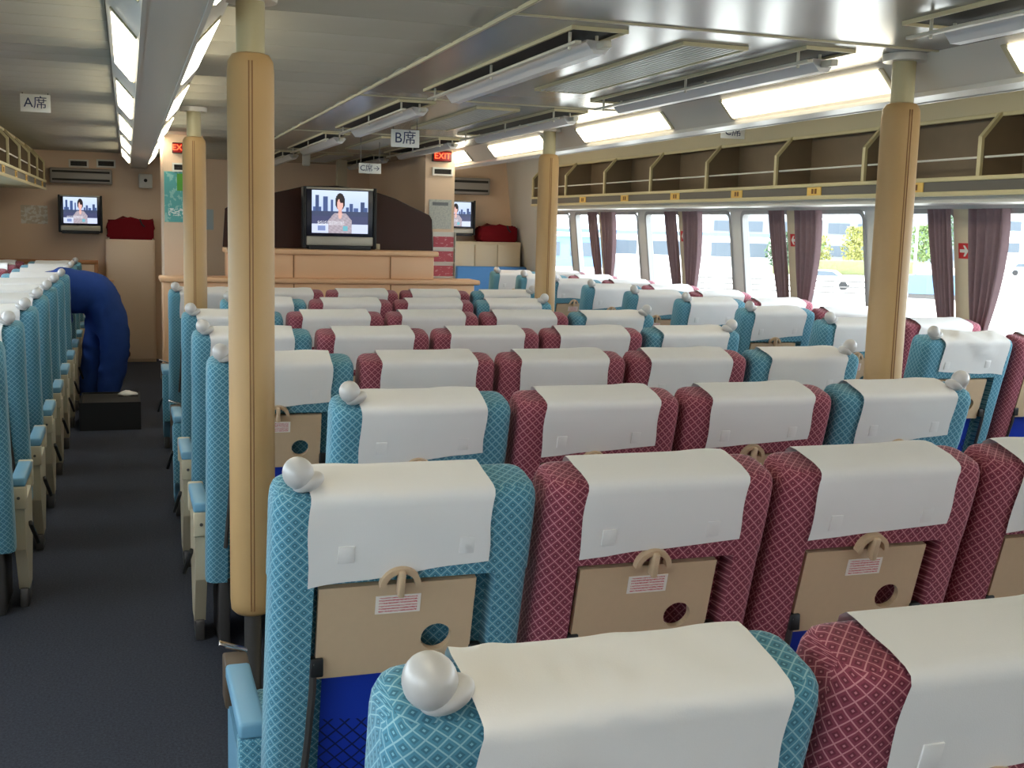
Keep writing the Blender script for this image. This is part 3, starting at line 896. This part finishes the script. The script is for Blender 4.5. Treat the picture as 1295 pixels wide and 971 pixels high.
# televisions -------------------------------------------------------
def screen_color(u, v):
    import math as _m
    # u 0..1 left-right, v 0..1 bottom-top : newsreader before a blue skyline
    sky = (.62+.2*v, .72+.16*v, .97)
    c = sky
    def bld(x0, x1, h): return x0 <= u <= x1 and v < h
    for x0, x1, h, k in ((.02, .09, .62, .55), (.06, .12, .88, .45), (.11, .17, .62, .5), (.2, .28, .86, .5), (.33, .38, .78, .52), (.6, .66, .62, .5), (.67, .73, .7, .48), (.74, .82, .6, .55), (.86, .94, .74, .42), (.92, .99, .62, .5)):
        if bld(x0, x1, h): c = (.26*k*2, .34*k*2, .62*k*1.7)
    if v < .52: c = (.24, .28, .40)
    if v < .40: c = (.26, .28, .42)
    if v < .21: c = (.80, .84, .97)
    # figure
    if ((u-.5)/.088)**2 + ((v-.74)/.20)**2 < 1 and v > .50: c = (.13, .10, .12)
    if ((u-.497)/.054)**2 + ((v-.665)/.145)**2 < 1 and not (v > .72 and u > .50-.02*(v-.72)*10): c = (.90, .70, .66)
    if abs(u-.5) < .032 and .40 < v < .55: c = (.86, .65, .61)
    sh = .21 - .10*max(0, (v-.30)/.16)
    if v < .47 and abs(u-.5) < sh:
        g = .05*_m.sin(u*71+v*23)*_m.sin(v*67)
        c = (.66+g, .62+g, .66+g)
        if abs(u-.5) < .02+.16*max(0, v-.34) and v > .34: c = (.88, .70, .66)
    if .19 < v < .29 and .10 < u < .58 and _m.sin(u*190)*_m.sin(v*160+u*40) > .25: c = (.93, .94, .98)
    if .06 < v < .17 and .1 < u < .24: c = (.48, .55, .74)
    if .05 < v < .17 and .55 < u < .64: c = (.42, .70, .76)
    return c
SCR = bpy.data.materials.new('lit_tv_picture'); SCR.use_nodes = True; nt = SCR.node_tree
b = nt.nodes['Principled BSDF']; b.inputs['Base Color'].default_value = (.02, .02, .02, 1); b.inputs['Roughness'].default_value = .25
at = nt.nodes.new('ShaderNodeVertexColor'); at.layer_name = 'picture'; nt.links.new(at.outputs['Color'], b.inputs['Emission Color']); b.inputs['Emission Strength'].default_value = .75
def screen_mesh(nx=96, nz=70):
    V = [(i/nx-.5, 0, j/nz-.5) for j in range(nz+1) for i in range(nx+1)]
    F = [[j*(nx+1)+i, j*(nx+1)+i+1, (j+1)*(nx+1)+i+1, (j+1)*(nx+1)+i] for j in range(nz) for i in range(nx)]
    me = bpy.data.meshes.new('screen'); me.from_pydata(V, [], F); me.update()
    ca = me.color_attributes.new('picture', 'FLOAT_COLOR', 'CORNER')
    k = 0
    for p in me.polygons:
        i = p.index % nx; j = p.index // nx
        c = screen_color((i+.5)/nx, (j+.5)/nz); c = tuple(max(0, v)**2.2 for v in c) + (1,)
        for li in p.loop_indices: ca.data[li].color = c
    me.materials.append(SCR)
    return me
SCREEN = screen_mesh()
TVSIL = mat('tv_silver', (178, 172, 158), .35, metal=.2)
def television(x0, x1, z0, z1, y, label, dark=True):
    t = thing('television', label, 'television', ((x0+x1)/2, y, z0))
    w = x1-x0; h = z1-z0; bodym = BLACK if dark else TVSIL
    box('housing', -w/2, w/2, 0, .10, 0, h, bodym, t, .008)
    box('back_shell', -w*.36, w*.36, .10, .16, h*.12, h*.88, BLACK, t, .01)
    sw = w*(.765 if dark else .80); sh = h*.70; zc = h*.60
    bw = .455 if dark else .43
    box('bezel', -w*bw, w*bw, -.012, .002, h*.20, h*.975, mat('tv_dark_blue_bezel', (22, 26, 46), .3), t, .004)
    s = link('screen', SCREEN, t, (0, -.0145, zc)); s.scale = (sw, 1, sh)
    box('silver_band', -w*.455, w*.455, -.02, .004, h*.03 if not dark else h*.045, h*.195, TVSIL, t, .008)
    box('top_strip', -w*.455, w*.455, -.02, .02, h*.965, h*1.0, TVSIL, t, .003)
    if dark:
        for s in (-1, 1): box('side_rail', s*w*.48-w*.02, s*w*.48+w*.02, -.024, .01, 0, h*1.005, BLACK, t, .004)
        box('foot', -w*.42, w*.42, -.03, .12, -.01, .022, BLACK, t, .003)
    else:
        box('frame_shell', -w*.5, w*.5, .004, .03, 0, h, TVSIL, t, .006)
    return t
television(1.105, 1.70, 1.33, 1.815, 8.235, 'large black and silver television on the tan console')
television(-.905, -.475, 1.36, 1.745, 11.80, 'small silver television on the left forward wall')
television(3.13, 3.60, 1.43, 1.825, 11.80, 'small television on the right forward wall beside exit sign panel')

# ------------------------------------------------------------------ exit signs, vents, notices on housing piers
EXITBG = mat('exit_sign_red_glow', (70, 8, 6), .4, emit=(255, 30, 10), estr=.15)
EXITTX = mat('exit_letters_glow', (255, 90, 60), .4, emit=(255, 70, 36), estr=3.0)
def exit_sign(x, y, z, w, h, label):
    t = thing('exit_sign', label, 'sign', (x, y, z))
    box('case', -w/2, w/2, 0, .05, 0, h, BLACK, t, .004); box('lens', -w*.46, w*.46, -.004, .001, h*.06, h*.94, EXITBG, t, .001)
    text('lettering', 'EXIT', h*.78, EXITTX, t, (0, -.006, h*.5), bold=.001)
exit_sign(2.333, 8.545, 2.075, .165, .09, 'lit red EXIT sign on the right housing pier')
exit_sign(.185, 8.545, 2.05, .13, .082, 'lit red EXIT sign on the left housing pier')
def vent(x, y, z, w, h, label, nslat=3):
    t = thing('wall_vent', label, 'vent', (x, y, z))
    for a, b, c, d in ((-w/2, w/2, 0, h*.2), (-w/2, w/2, h*.8, h), (-w/2, -w/2+h*.2, h*.2, h*.8), (w/2-h*.2, w/2, h*.2, h*.8)): box('frame', a, b, -.022, 0, c, d, WHITEP, t)
    box('opening', -w/2+h*.2, w/2-h*.2, -.004, 0, h*.2, h*.8, SLATDARK, t)
    for i in range(nslat): box('slat', -w/2+h*.2, w/2-h*.2, -.010, -.004, h*(.26+.2*i), h*(.28+.2*i), GREYMETAL, t)
vent(2.348, 8.598, 1.958, .18, .07, 'white framed vent under right exit sign')
vent(.185, 8.598, 1.905, .13, .07, 'dark vent under left exit sign')
vent(-.702, 11.998, 2.036, .196, .085, 'white framed vent on left forward wall, left of two')
vent(-.430, 11.998, 2.046, .191, .085, 'white framed vent on left forward wall, right of two')
def print_mat(name, paper, ink, sx=160, sz=130, thr=.5):
    m = bpy.data.materials.new(name); m.use_nodes = True; nt = m.node_tree; L = nt.links.new
    b = nt.nodes['Principled BSDF']; b.inputs['Roughness'].default_value = .4
    tc = nt.nodes.new('ShaderNodeTexCoord'); mp = nt.nodes.new('ShaderNodeMapping'); mp.inputs['Scale'].default_value = (sx, 1, sz); L(tc.outputs['Object'], mp.inputs[0])
    n = nt.nodes.new('ShaderNodeTexNoise'); n.inputs['Scale'].default_value = 1; L(mp.outputs[0], n.inputs['Vector'])
    r = nt.nodes.new('ShaderNodeMath'); r.operation = 'GREATER_THAN'; r.inputs[1].default_value = thr; L(n.outputs['Fac'], r.inputs[0])
    mx = nt.nodes.new('ShaderNodeMix'); mx.data_type = 'RGBA'; L(r.outputs[0], mx.inputs[0]); mx.inputs[6].default_value = lin(paper); mx.inputs[7].default_value = lin(ink); L(mx.outputs[2], b.inputs['Base Color'])
    return m
t = thing('wall_notice', 'pale printed notice sheet on the right housing pier', 'notice', (2.335, 8.598, 1.505))
box('sheet', -.10, .10, -.004, 0, 0, .25, print_mat('notice_print', (196, 198, 190), (178, 182, 178), 60, 110, .52), t)
box('heading', -.07, .07, -.0055, -.004, .20, .228, mat('notice_heading', (120, 124, 128), .5), t)
t = thing('magazine_rack', 'narrow brochure rack with red leaflets below the notice sheet', 'magazine rack', (2.362, 8.598, 1.08))
box('back_plate', -.105, .105, -.012, 0, .0, .40, WHITEP, t)
LEAF = print_mat('leaflet_print', (176, 70, 84), (206, 150, 156), 25, 60, .6)
for i in range(3):
    z = .04 + .125*i
    p = box('pocket_tray', -.10, .10, -.04, -.012, z-.03, z-.022, WHITEP, t)
    box('leaflet', -.09, .09, -.03, -.022, z-.02, z+.07, LEAF, t)
for s in (-1, 1): box('side_rail', s*.104-.004, s*.104+.004, -.042, 0, 0, .40, TVSIL, t)
t = thing('wall_poster', 'turquoise poster with green motif on the left housing pier', 'poster', (.175, 8.598, 1.506))
box('sheet', -.118, .118, -.004, 0, 0, .40, print_mat('poster_print', (96, 178, 176), (150, 205, 198), 25, 18, .55), t)
box('green_motif', -.02, .11, -.0052, -.004, .25, .385, mat('poster_green', (92, 168, 60), .5), t)
box('white_caption', -.09, .09, -.0052, -.004, .05, .11, print_mat('poster_caption', (96, 178, 176), (230, 240, 236), 40, 90, .5), t)
t = thing('small_notice', 'small pale card on the forward wall seen beside nearest pillar', 'notice', (.62, YF-.001, 1.42))
box('card', -.05, .05, -.003, 0, 0, .22, mat('card_pale_blue', (186, 200, 206), .5), t)

# ------------------------------------------------------------------ forward left: air conditioner, locker, bag, map, camera
def aircon(x0, x1, z0, z1, y, label):
    t = thing('air_conditioner', label, 'air conditioner', ((x0+x1)/2, y, z0)); w = x1-x0; h = z1-z0
    m = mat('aircon_grey', (150, 144, 138), .45)
    box('case', -w/2, w/2, -.12, 0, 0, h, m, t, .012)
    box('upper_slot', -w*.46, w*.46, -.124, -.118, h*.70, h*.84, SLATDARK, t); box('lower_slot', -w*.46, w*.46, -.124, -.118, h*.16, h*.30, SLATDARK, t)
aircon(-.985, -.37, 1.87, 2.025, YF, 'long grey wall air conditioner above the left television')
aircon(3.22, 3.80, 1.90, 2.09, YF, 'long grey wall air conditioner above the right television')
t = thing('locker', 'beige locker cabinet at the end of the left aisle', 'cabinet', (-.205, 11.98, 0))
LOCK = mat('locker_pinkish_beige', (228, 202, 176), .45)
box('body', -.245, .25, -.24, 0, .0, 1.30, LOCK, t, .004)
d = box('door', -.235, .235, -.256, -.241, .03, 1.285, LOCK, t, .003)
box('handle', -.215, -.165, -.266, -.256, .86, .875, ORANGE, d, .002); link('door_stop', cyl_mesh('door_stop', .045, .02, mat('dark_maroon', (70, 34, 34), .6), 20), d, (-.06, -.262, .09)); box('keyhole', -.198, -.186, -.262, -.256, .81, .822, GREYMETAL, d)  # dark disc low on the door stands in for a probable door stop
def duffel(x0, x1, y0, y1, z0, z1, label):
    t = thing('cloth_bundle', label, 'bag', ((x0+x1)/2, (y0+y1)/2, z0))
    bm = bmesh.new(); bmesh.ops.create_cube(bm, size=1); bmesh.ops.subdivide_edges(bm, edges=bm.edges[:], cuts=5, use_grid_fill=True)
    rnd = random.Random(3)
    for v in bm.verts:
        c = v.co.copy(); k = (abs(c.x)*2)**4
        c.x *= (x1-x0)*(1-.04*abs(c.z)); c.y *= (y1-y0); zz = (c.z+.5)
        c.z = zz*(z1-z0)*(.93+.07*math.cos(9*v.co.x+1)) - (.012*k if zz > .5 else 0)
        if zz > .1: c += Vector((rnd.uniform(-.004, .004), rnd.uniform(-.004, .004), rnd.uniform(-.003, .003)))
        v.co = c
    bmesh.ops.bevel(bm, geom=[e for e in bm.edges if e.calc_face_angle(0) > 1], offset=.015, segments=2, affect='EDGES')
    me = bpy.data.meshes.new('cloth_body'); bm.to_mesh(me); bm.free(); me.materials.append(MAROON); me.shade_smooth(); me.set_sharp_from_angle(angle=math.radians(60))
    link('cloth_body', me, t)
    tube('strap', [((x1-x0)*.20, -(y1-y0)/2-.006, (z1-z0)*.95), ((x1-x0)*.24, -(y1-y0)/2-.01, (z1-z0)*.7), ((x1-x0)*.30, -(y1-y0)/2-.008, (z1-z0)*.6)], .009, BLACK, t, 6)
duffel(-.43, .04, 11.76, 11.98, 1.30, 1.53, 'maroon cloth bundle lying on top of the beige locker')
t = thing('wall_map', 'pale route map sheet on the left forward wall', 'map', (-1.15, YF-.001, 1.44))
box('sheet', -.13, .13, -.004, 0, 0, .19, print_mat('map_print', (206, 192, 170), (226, 222, 212), 22, 30, .5), t)
t = thing('security_camera', 'small white square camera unit at the end of the left light trough', 'camera', (-.035, 11.99, 1.845))
box('body', -.07, .07, -.09, 0, 0, .15, WHITEP, t, .012)
o = link('lens', cyl_mesh('lens', .018, .02, BLACK, 20), t, (0, -.095, .08))
t = thing('front_partition', 'low tan framed partition behind the last left seats', 'partition', (-1.05, 11.55, 0))
box('panel', -.50, .52, 0, .04, 0, 1.06, WALL, t, .004); box('top_rail', -.51, .53, -.01, .05, 1.04, 1.085, mat('wood_trim', (178, 122, 78), .45), t, .006); box('end_post', .49, .53, -.01, .05, 0, 1.06, mat('wood_trim', (178, 122, 78), .45), t, .004)

# forward right lockers
t = thing('sideboard', 'low cream cabinets along the right forward wall', 'cabinet', (3.75, 11.98, 0))
CAB = mat('cabinet_beige', (204, 188, 160), .45)
box('body', -.48, .36, -.36, 0, 0, 1.36, CAB, t, .005)
for x in (-.47, -.195, .08): box('door', x, x+.265, -.374, -.361, .2, 1.33, CAB, t, .003)
duffel(3.64, 4.09, 11.68, 11.95, 1.36, 1.56, 'maroon cloth bundle on the right forward cabinets')
t = thing('blue_bench', 'bright blue upholstered bench in front of the right cabinets', 'bench', (3.70, 11.30, 0))
SKY = mat('bench_blue', (70, 130, 190), .6)
box('backrest', -.42, .42, .10, .20, .42, 1.085, SKY, t, .02); box('seat_cushion', -.42, .42, -.35, .12, .30, .44, SKY, t, .03); box('plinth', -.40, .40, -.30, .16, .02, .30, GREYMETAL, t)

# ------------------------------------------------------------------ things in the left aisle: box, cloth, bending cleaner
t = thing('black_box', 'open-topped black crate standing in the left aisle', 'box', (-.37, 7.86, 0))
BLK = mat('matt_black_board', (14, 14, 15), .7)
w, d, h = .205, .26, .205
box('base', -w, w, -d, d, 0, .012, BLK, t)
for s in (-1, 1): box('side_wall', s*w-.006, s*w+.006, -d, d, 0, h, BLK, t); box('end_wall', -w, w, s*d-.006, s*d+.006, 0, h, BLK, t)
box('inner_lid', -w+.01, w-.01, -d+.01, d-.01, h-.02, h-.012, mat('dark_lining', (34, 30, 26), .8), t)
def blob(name, sx, sy, sz, m, loc, label, cat, seed):
    bm = bmesh.new(); bmesh.ops.create_icosphere(bm, subdivisions=3, radius=1); rnd = random.Random(seed)
    for v in bm.verts:
        k = 1 + .12*math.sin(5*v.co.x+seed) + .1*math.sin(7*v.co.y*1.3+2*seed)
        v.co = Vector((v.co.x*sx*k, v.co.y*sy*k, max(-.35, v.co.z)*sz*k))
    zmin = min(v.co.z for v in bm.verts)
    for v in bm.verts: v.co.z -= zmin
    me = bpy.data.meshes.new(name); bm.to_mesh(me); bm.free(); me.materials.append(m); me.shade_smooth()
    return tag(link(name, me, None, loc), label, cat)
blob('white_rag', .07, .05, .025, WHITEP, (-.25, 8.0, .1945), 'crumpled white rag on the black crate', 'rag', 2)

def person():
    body = [((-.39, 8.72, .81), .185), ((-.43, 8.72, .91), .19), ((-.57, 8.70, .94), .185), ((-.73, 8.69, .945), .20), ((-.87, 8.68, .93), .17), ((-.97, 8.68, .95), .08), ((-1.03, 8.67, .955), .115), ((-1.11, 8.67, .945), .115)]
    P = []; E = []; Rr = []
    def add(p, r, link_=None):
        P.append(p); Rr.append(r)
        if link_ is not None: E.append((link_, len(P)-1))
        return len(P)-1
    prev = None; ids = []
    for p, r in body: prev = add(p, r, prev); ids.append(prev)
    for s in (-1, 1):
        a = add((-.40-s*.05, 8.72+s*.10, .68), .142, ids[0])
        k = add((-.41-s*.075, 8.71+s*.11, .44), .115, a)
        f = add((-.47-s*.07, 8.71+s*.11, .13), .095, k)
        g = add((-.48-s*.07, 8.71+s*.11, .06), .065, f)
        add((-.58-s*.05, 8.71+s*.115, .05), .05, g)
    for s in (-1, 1):
        a = add((-.80, 8.68+s*.20, .86), .10, ids[4])
        b_ = add((-.72, 8.66+s*.24, .68), .08, a)
        c_ = add((-.90, 8.66+s*.18, .58), .06, b_)
        hd = add((-.97, 8.66+s*.165, .545), .048, c_)
        for i_ in range(4):
            f1 = add((-1.035-.006*(1.5-abs(i_-1.5)), 8.66+s*.165+(i_-1.5)*.024, .515), .015, hd)
            add((-1.065-.010*(1.5-abs(i_-1.5)), 8.66+s*.165+(i_-1.5)*.026, .487), .012, f1)
        th = add((-.985, 8.66+s*.165-s*.055, .525), .017, hd); add((-1.015, 8.66+s*.165-s*.07, .50), .013, th)
    me = bpy.data.meshes.new('person'); me.from_pydata(P, E, []); me.update()
    o = bpy.data.objects.new('person', me); COL.objects.link(o)
    md = o.modifiers.new('skin', 'SKIN')
    if not me.skin_vertices: me.attributes.new('skin', 'FLOAT', 'POINT')
    sv = me.skin_vertices[0].data
    for i, r in enumerate(Rr): sv[i].radius = (r, r)
    sv[0].use_root = True
    o.modifiers.new('sub', 'SUBSURF').levels = 3
    bpy.context.view_layer.update()
    dg = bpy.context.evaluated_depsgraph_get()
    m2 = bpy.data.meshes.new_from_object(o.evaluated_get(dg)); bpy.data.objects.remove(o)
    m2.materials.clear()
    for mm in (mat('navy_coverall', (42, 70, 138), .85, spec=.12, noise=.22, nscale=9, bump=.9, bscale=12), mat('skin', (196, 150, 122), .55), BLACK, mat('dark_hair', (24, 18, 18), .5)): m2.materials.append(mm)
    for p in m2.polygons:
        c = p.center
        p.material_index = 0
        if c.x < -.95 and c.z > .84: p.material_index = 3 if (c.z > .95 or c.x < -1.06) else 1
        elif c.x < -.915 and c.z < .64: p.material_index = 1
        elif c.z < .085: p.material_index = 2
    from mathutils import noise as nz
    for v in m2.vertices:      # folds of the loose coverall
        if v.co.x > -.93 and v.co.z > .10:
            k = nz.noise(Vector((v.co.x*9, v.co.y*5, v.co.z*14))) + .6*nz.noise(Vector((v.co.x*22, v.co.y*9, v.co.z*20+7)))
            v.co += v.normal*(.010*k + .004)
    m2.shade_smooth()
    root = thing('person', 'person in dark blue coveralls bending over the left seats', 'person', (-.35, 8.72, 0))
    m2.transform(Matrix.Translation((.35, -8.72, 0)))
    link('body', m2, root)
    tube('collar', [(-.57, -.10, .96), (-.575, -.02, 1.04), (-.57, .06, .97)], .014, MATS['navy_coverall'], root, 6)
person()

# ------------------------------------------------------------------ the quay outside the windows
QUAY = mat('pale_concrete_quay', (212, 208, 198), .9, noise=.06, nscale=.3)
GZ = -2.5
g = struct(box('ground', 5.2, 420, -160, 420, GZ-.3, GZ, QUAY))
gl = struct(box('ground_left', -300, -2.6, -160, 420, GZ-.3, GZ, mat('water_grey', (120, 140, 150), .2)))
LEAFM = [mat('leaf_green', (100, 120, 70), .8), mat('leaf_yellow_green', (138, 138, 76), .8), mat('leaf_dark', (66, 88, 62), .8)]
def tree(x, y, h, w, m, label, seed):
    rnd = random.Random(seed)
    t = thing('tree', label, 'tree', (x, y, GZ), 'trees on the quay')
    tube('trunk', [(0, 0, 0), (.1, .05, h*.35), (0, .1, h*.7)], .12, mat('bark', (100, 84, 66), .9), t, 7, radii=[.16, .12, .06])
    V = []; F = []
    for i in range(900):
        a = rnd.uniform(0, 6.28); q = rnd.gauss(0, .5); zz = rnd.uniform(.28, 1)
        rr = w*.5*min(1, abs(rnd.gauss(.6, .3)))*(1-.6*abs(zz-.58)*1.6)
        c = Vector((rr*math.cos(a), rr*math.sin(a), h*zz)); s = rnd.uniform(.12, .26)
        u = Vector((rnd.gauss(0, 1), rnd.gauss(0, 1), rnd.gauss(0, 1))).normalized(); v = u.cross(Vector((rnd.gauss(0, 1), rnd.gauss(0, 1), .3))).normalized()
        k = len(V); V += [c-u*s, c+v*s*.6, c+u*s, c-v*s*.6]; F.append([k, k+1, k+2, k+3])
    o = me_obj('foliage', V, F, m, t); o['kind'] = 'stuff'
spots = [(68, 104, 3.9, 4.6, 1, 'yellow-green'), (71.5, 111, 4.6, 4.2, 0, 'green'), (75.5, 107, 5.0, 3.6, 1, 'tall yellow-green'), (82, 104, 5.4, 4.0, 0, 'mid green'), (96, 118, 7.5, 5, 2, 'dark green'), (150, 158, 9, 8, 0, 'broad green'), (155, 150, 7, 7, 2, 'dense dark'), (57, 92, 4.2, 3.2, 2, 'small dark green'), (61, 94, 5.2, 3.0, 0, 'slim green')]
nearby = ['beside the grey concrete block', 'before the grey concrete block', 'before the right end of grey block', 'near the white lamp post', 'beyond the blue boat', 'seen past the nearest curtain', 'at the far right of windows', 'by the white fence', 'between fence and third curtain']
for i, (x, y, h, w_, mi, nm) in enumerate(spots): tree(x, y, h, w_, LEAFM[mi], '%s tree on the quay %s' % (nm, nearby[i]), 40+i)
# hedge
t = tag(box('hedge', 62, 80, 101.0, 102.0, GZ, GZ+1.5, mat('hedge_leaf', (112, 116, 78), .9, noise=.4, nscale=3), None, .2), 'low yellow-green hedge along the quay road', 'hedge'); t.rotation_euler = (0, 0, 0)
CONC = mat('far_concrete', (112, 116, 120), .8, noise=.1, nscale=.2); BANDG = mat('far_window_band', (70, 80, 90), .4); ROOFB = mat('blue_roof', (96, 128, 164), .6); WHB = mat('white_far_wall', (226, 226, 224), .8)
def building(x, y, L, D, H, rz, m, label, floors=2, bays=8, roof=None):
    t = thing('building', label, 'building', (x, y, GZ), None, rz)
    box('walls', -L/2, L/2, -D/2, D/2, 0, H, m, t)
    box('roof_slab', -L/2-.3, L/2+.3, -D/2-.3, D/2+.3, H, H+.4, roof or m, t)
    wm = bevbox_mesh('window_pane', -L/bays*.36, L/bays*.36, -.06, .02, 0, H/floors*.45, BANDG)
    for f in range(floors):
        for k in range(bays): link('window_pane', wm, t, (-L/2 + L/bays*(k+.5), -D/2, H/floors*(f+.35)))
building(100, 143, 40, 12, 9.5, -.6, CONC, 'grey concrete block with window bands behind the quay trees', 3, 10)
building(62, 128, 34, 14, 3.6, -.5, WHB, 'long low white shed with blue roof edge on the quay', 1, 9, ROOFB)
building(42, 120, 16, 10, 3.2, -.35, ROOFB, 'small blue shed seen through the farthest window', 1, 4, WHB)
building(180, 190, 50, 14, 13, -.7, WHB, 'pale distant block at the far right of the windows', 3, 10)
# blue boat on stand
t = thing('small_boat', 'small blue boat lying on the quay by the nearest pillar', 'boat', (51, 63, GZ), None, -.75)
prism('hull', [(-3, 1.5), (3.3, 1.7), (2.6, .35), (-2.7, .3)], 'y', -.8, .8, mat('boat_blue', (84, 116, 150), .4), t)
box('cabin', -1.4, .5, -.6, .6, 1.55, 2.3, WHB, t, .08); box('cradle', -1.6, 1.6, -.6, .6, 0, .31, GREYMETAL, t)
for i, (x, y) in enumerate([(77.5, 99.5), (56.5, 86), (47, 90)]):
    t = thing('lamp_post', ['white lamp post before the grey block', 'white lamp post by the white fence', 'white lamp post beyond the third curtain'][i], 'lamp post', (x, y, GZ))
    tube('pole', [(0, 0, 0), (0, 0, 5.4)], .13, WHB, t, 8); box('lamp_head', -.2, .9, -.15, .15, 5.3, 5.5, WHB, t, .03)
t = thing('fence', 'white rail fence along the edge of the quay', 'fence', (39, 62, GZ), None, -.45)
for z in (.45, .8, 1.15): box('rail', -7, 7, -.04, .04, z, z+.09, GREYMETAL, t)
for k in range(8): box('post', -7+2*k-.06, -7+2*k+.06, -.07, .07, 0, 1.3, WHB, t)
def car(x, y, rz, m, label):
    t = thing('car', label, 'car', (x, y, GZ), None, rz)
    poly = [(-2.0, .35), (-2.05, .8), (-1.7, .98), (-1.1, 1.42), (.5, 1.42), (1.1, .98), (1.95, .82), (2.05, .4)]
    prism('bodywork', poly, 'y', -.8, .8, m, t)
    prism('side_window', [(-1.35, 1.02), (-1.0, 1.36), (.42, 1.36), (.9, 1.02)], 'y', -.82, .82, BANDG, t)
    for a in (-1.25, 1.25):
        for s in (-1, 1):
            o = link('wheel', cyl_mesh('wheel', .32, .2, BLACK, 16), t, (a, s*.72, .32))
car(50, 74, -.7, WHB, 'white car parked on the quay before the grey block')
car(98, 106, -.7, mat('car_grey_blue', (150, 165, 180), .3), 'grey-blue car parked at the far right of the quay')
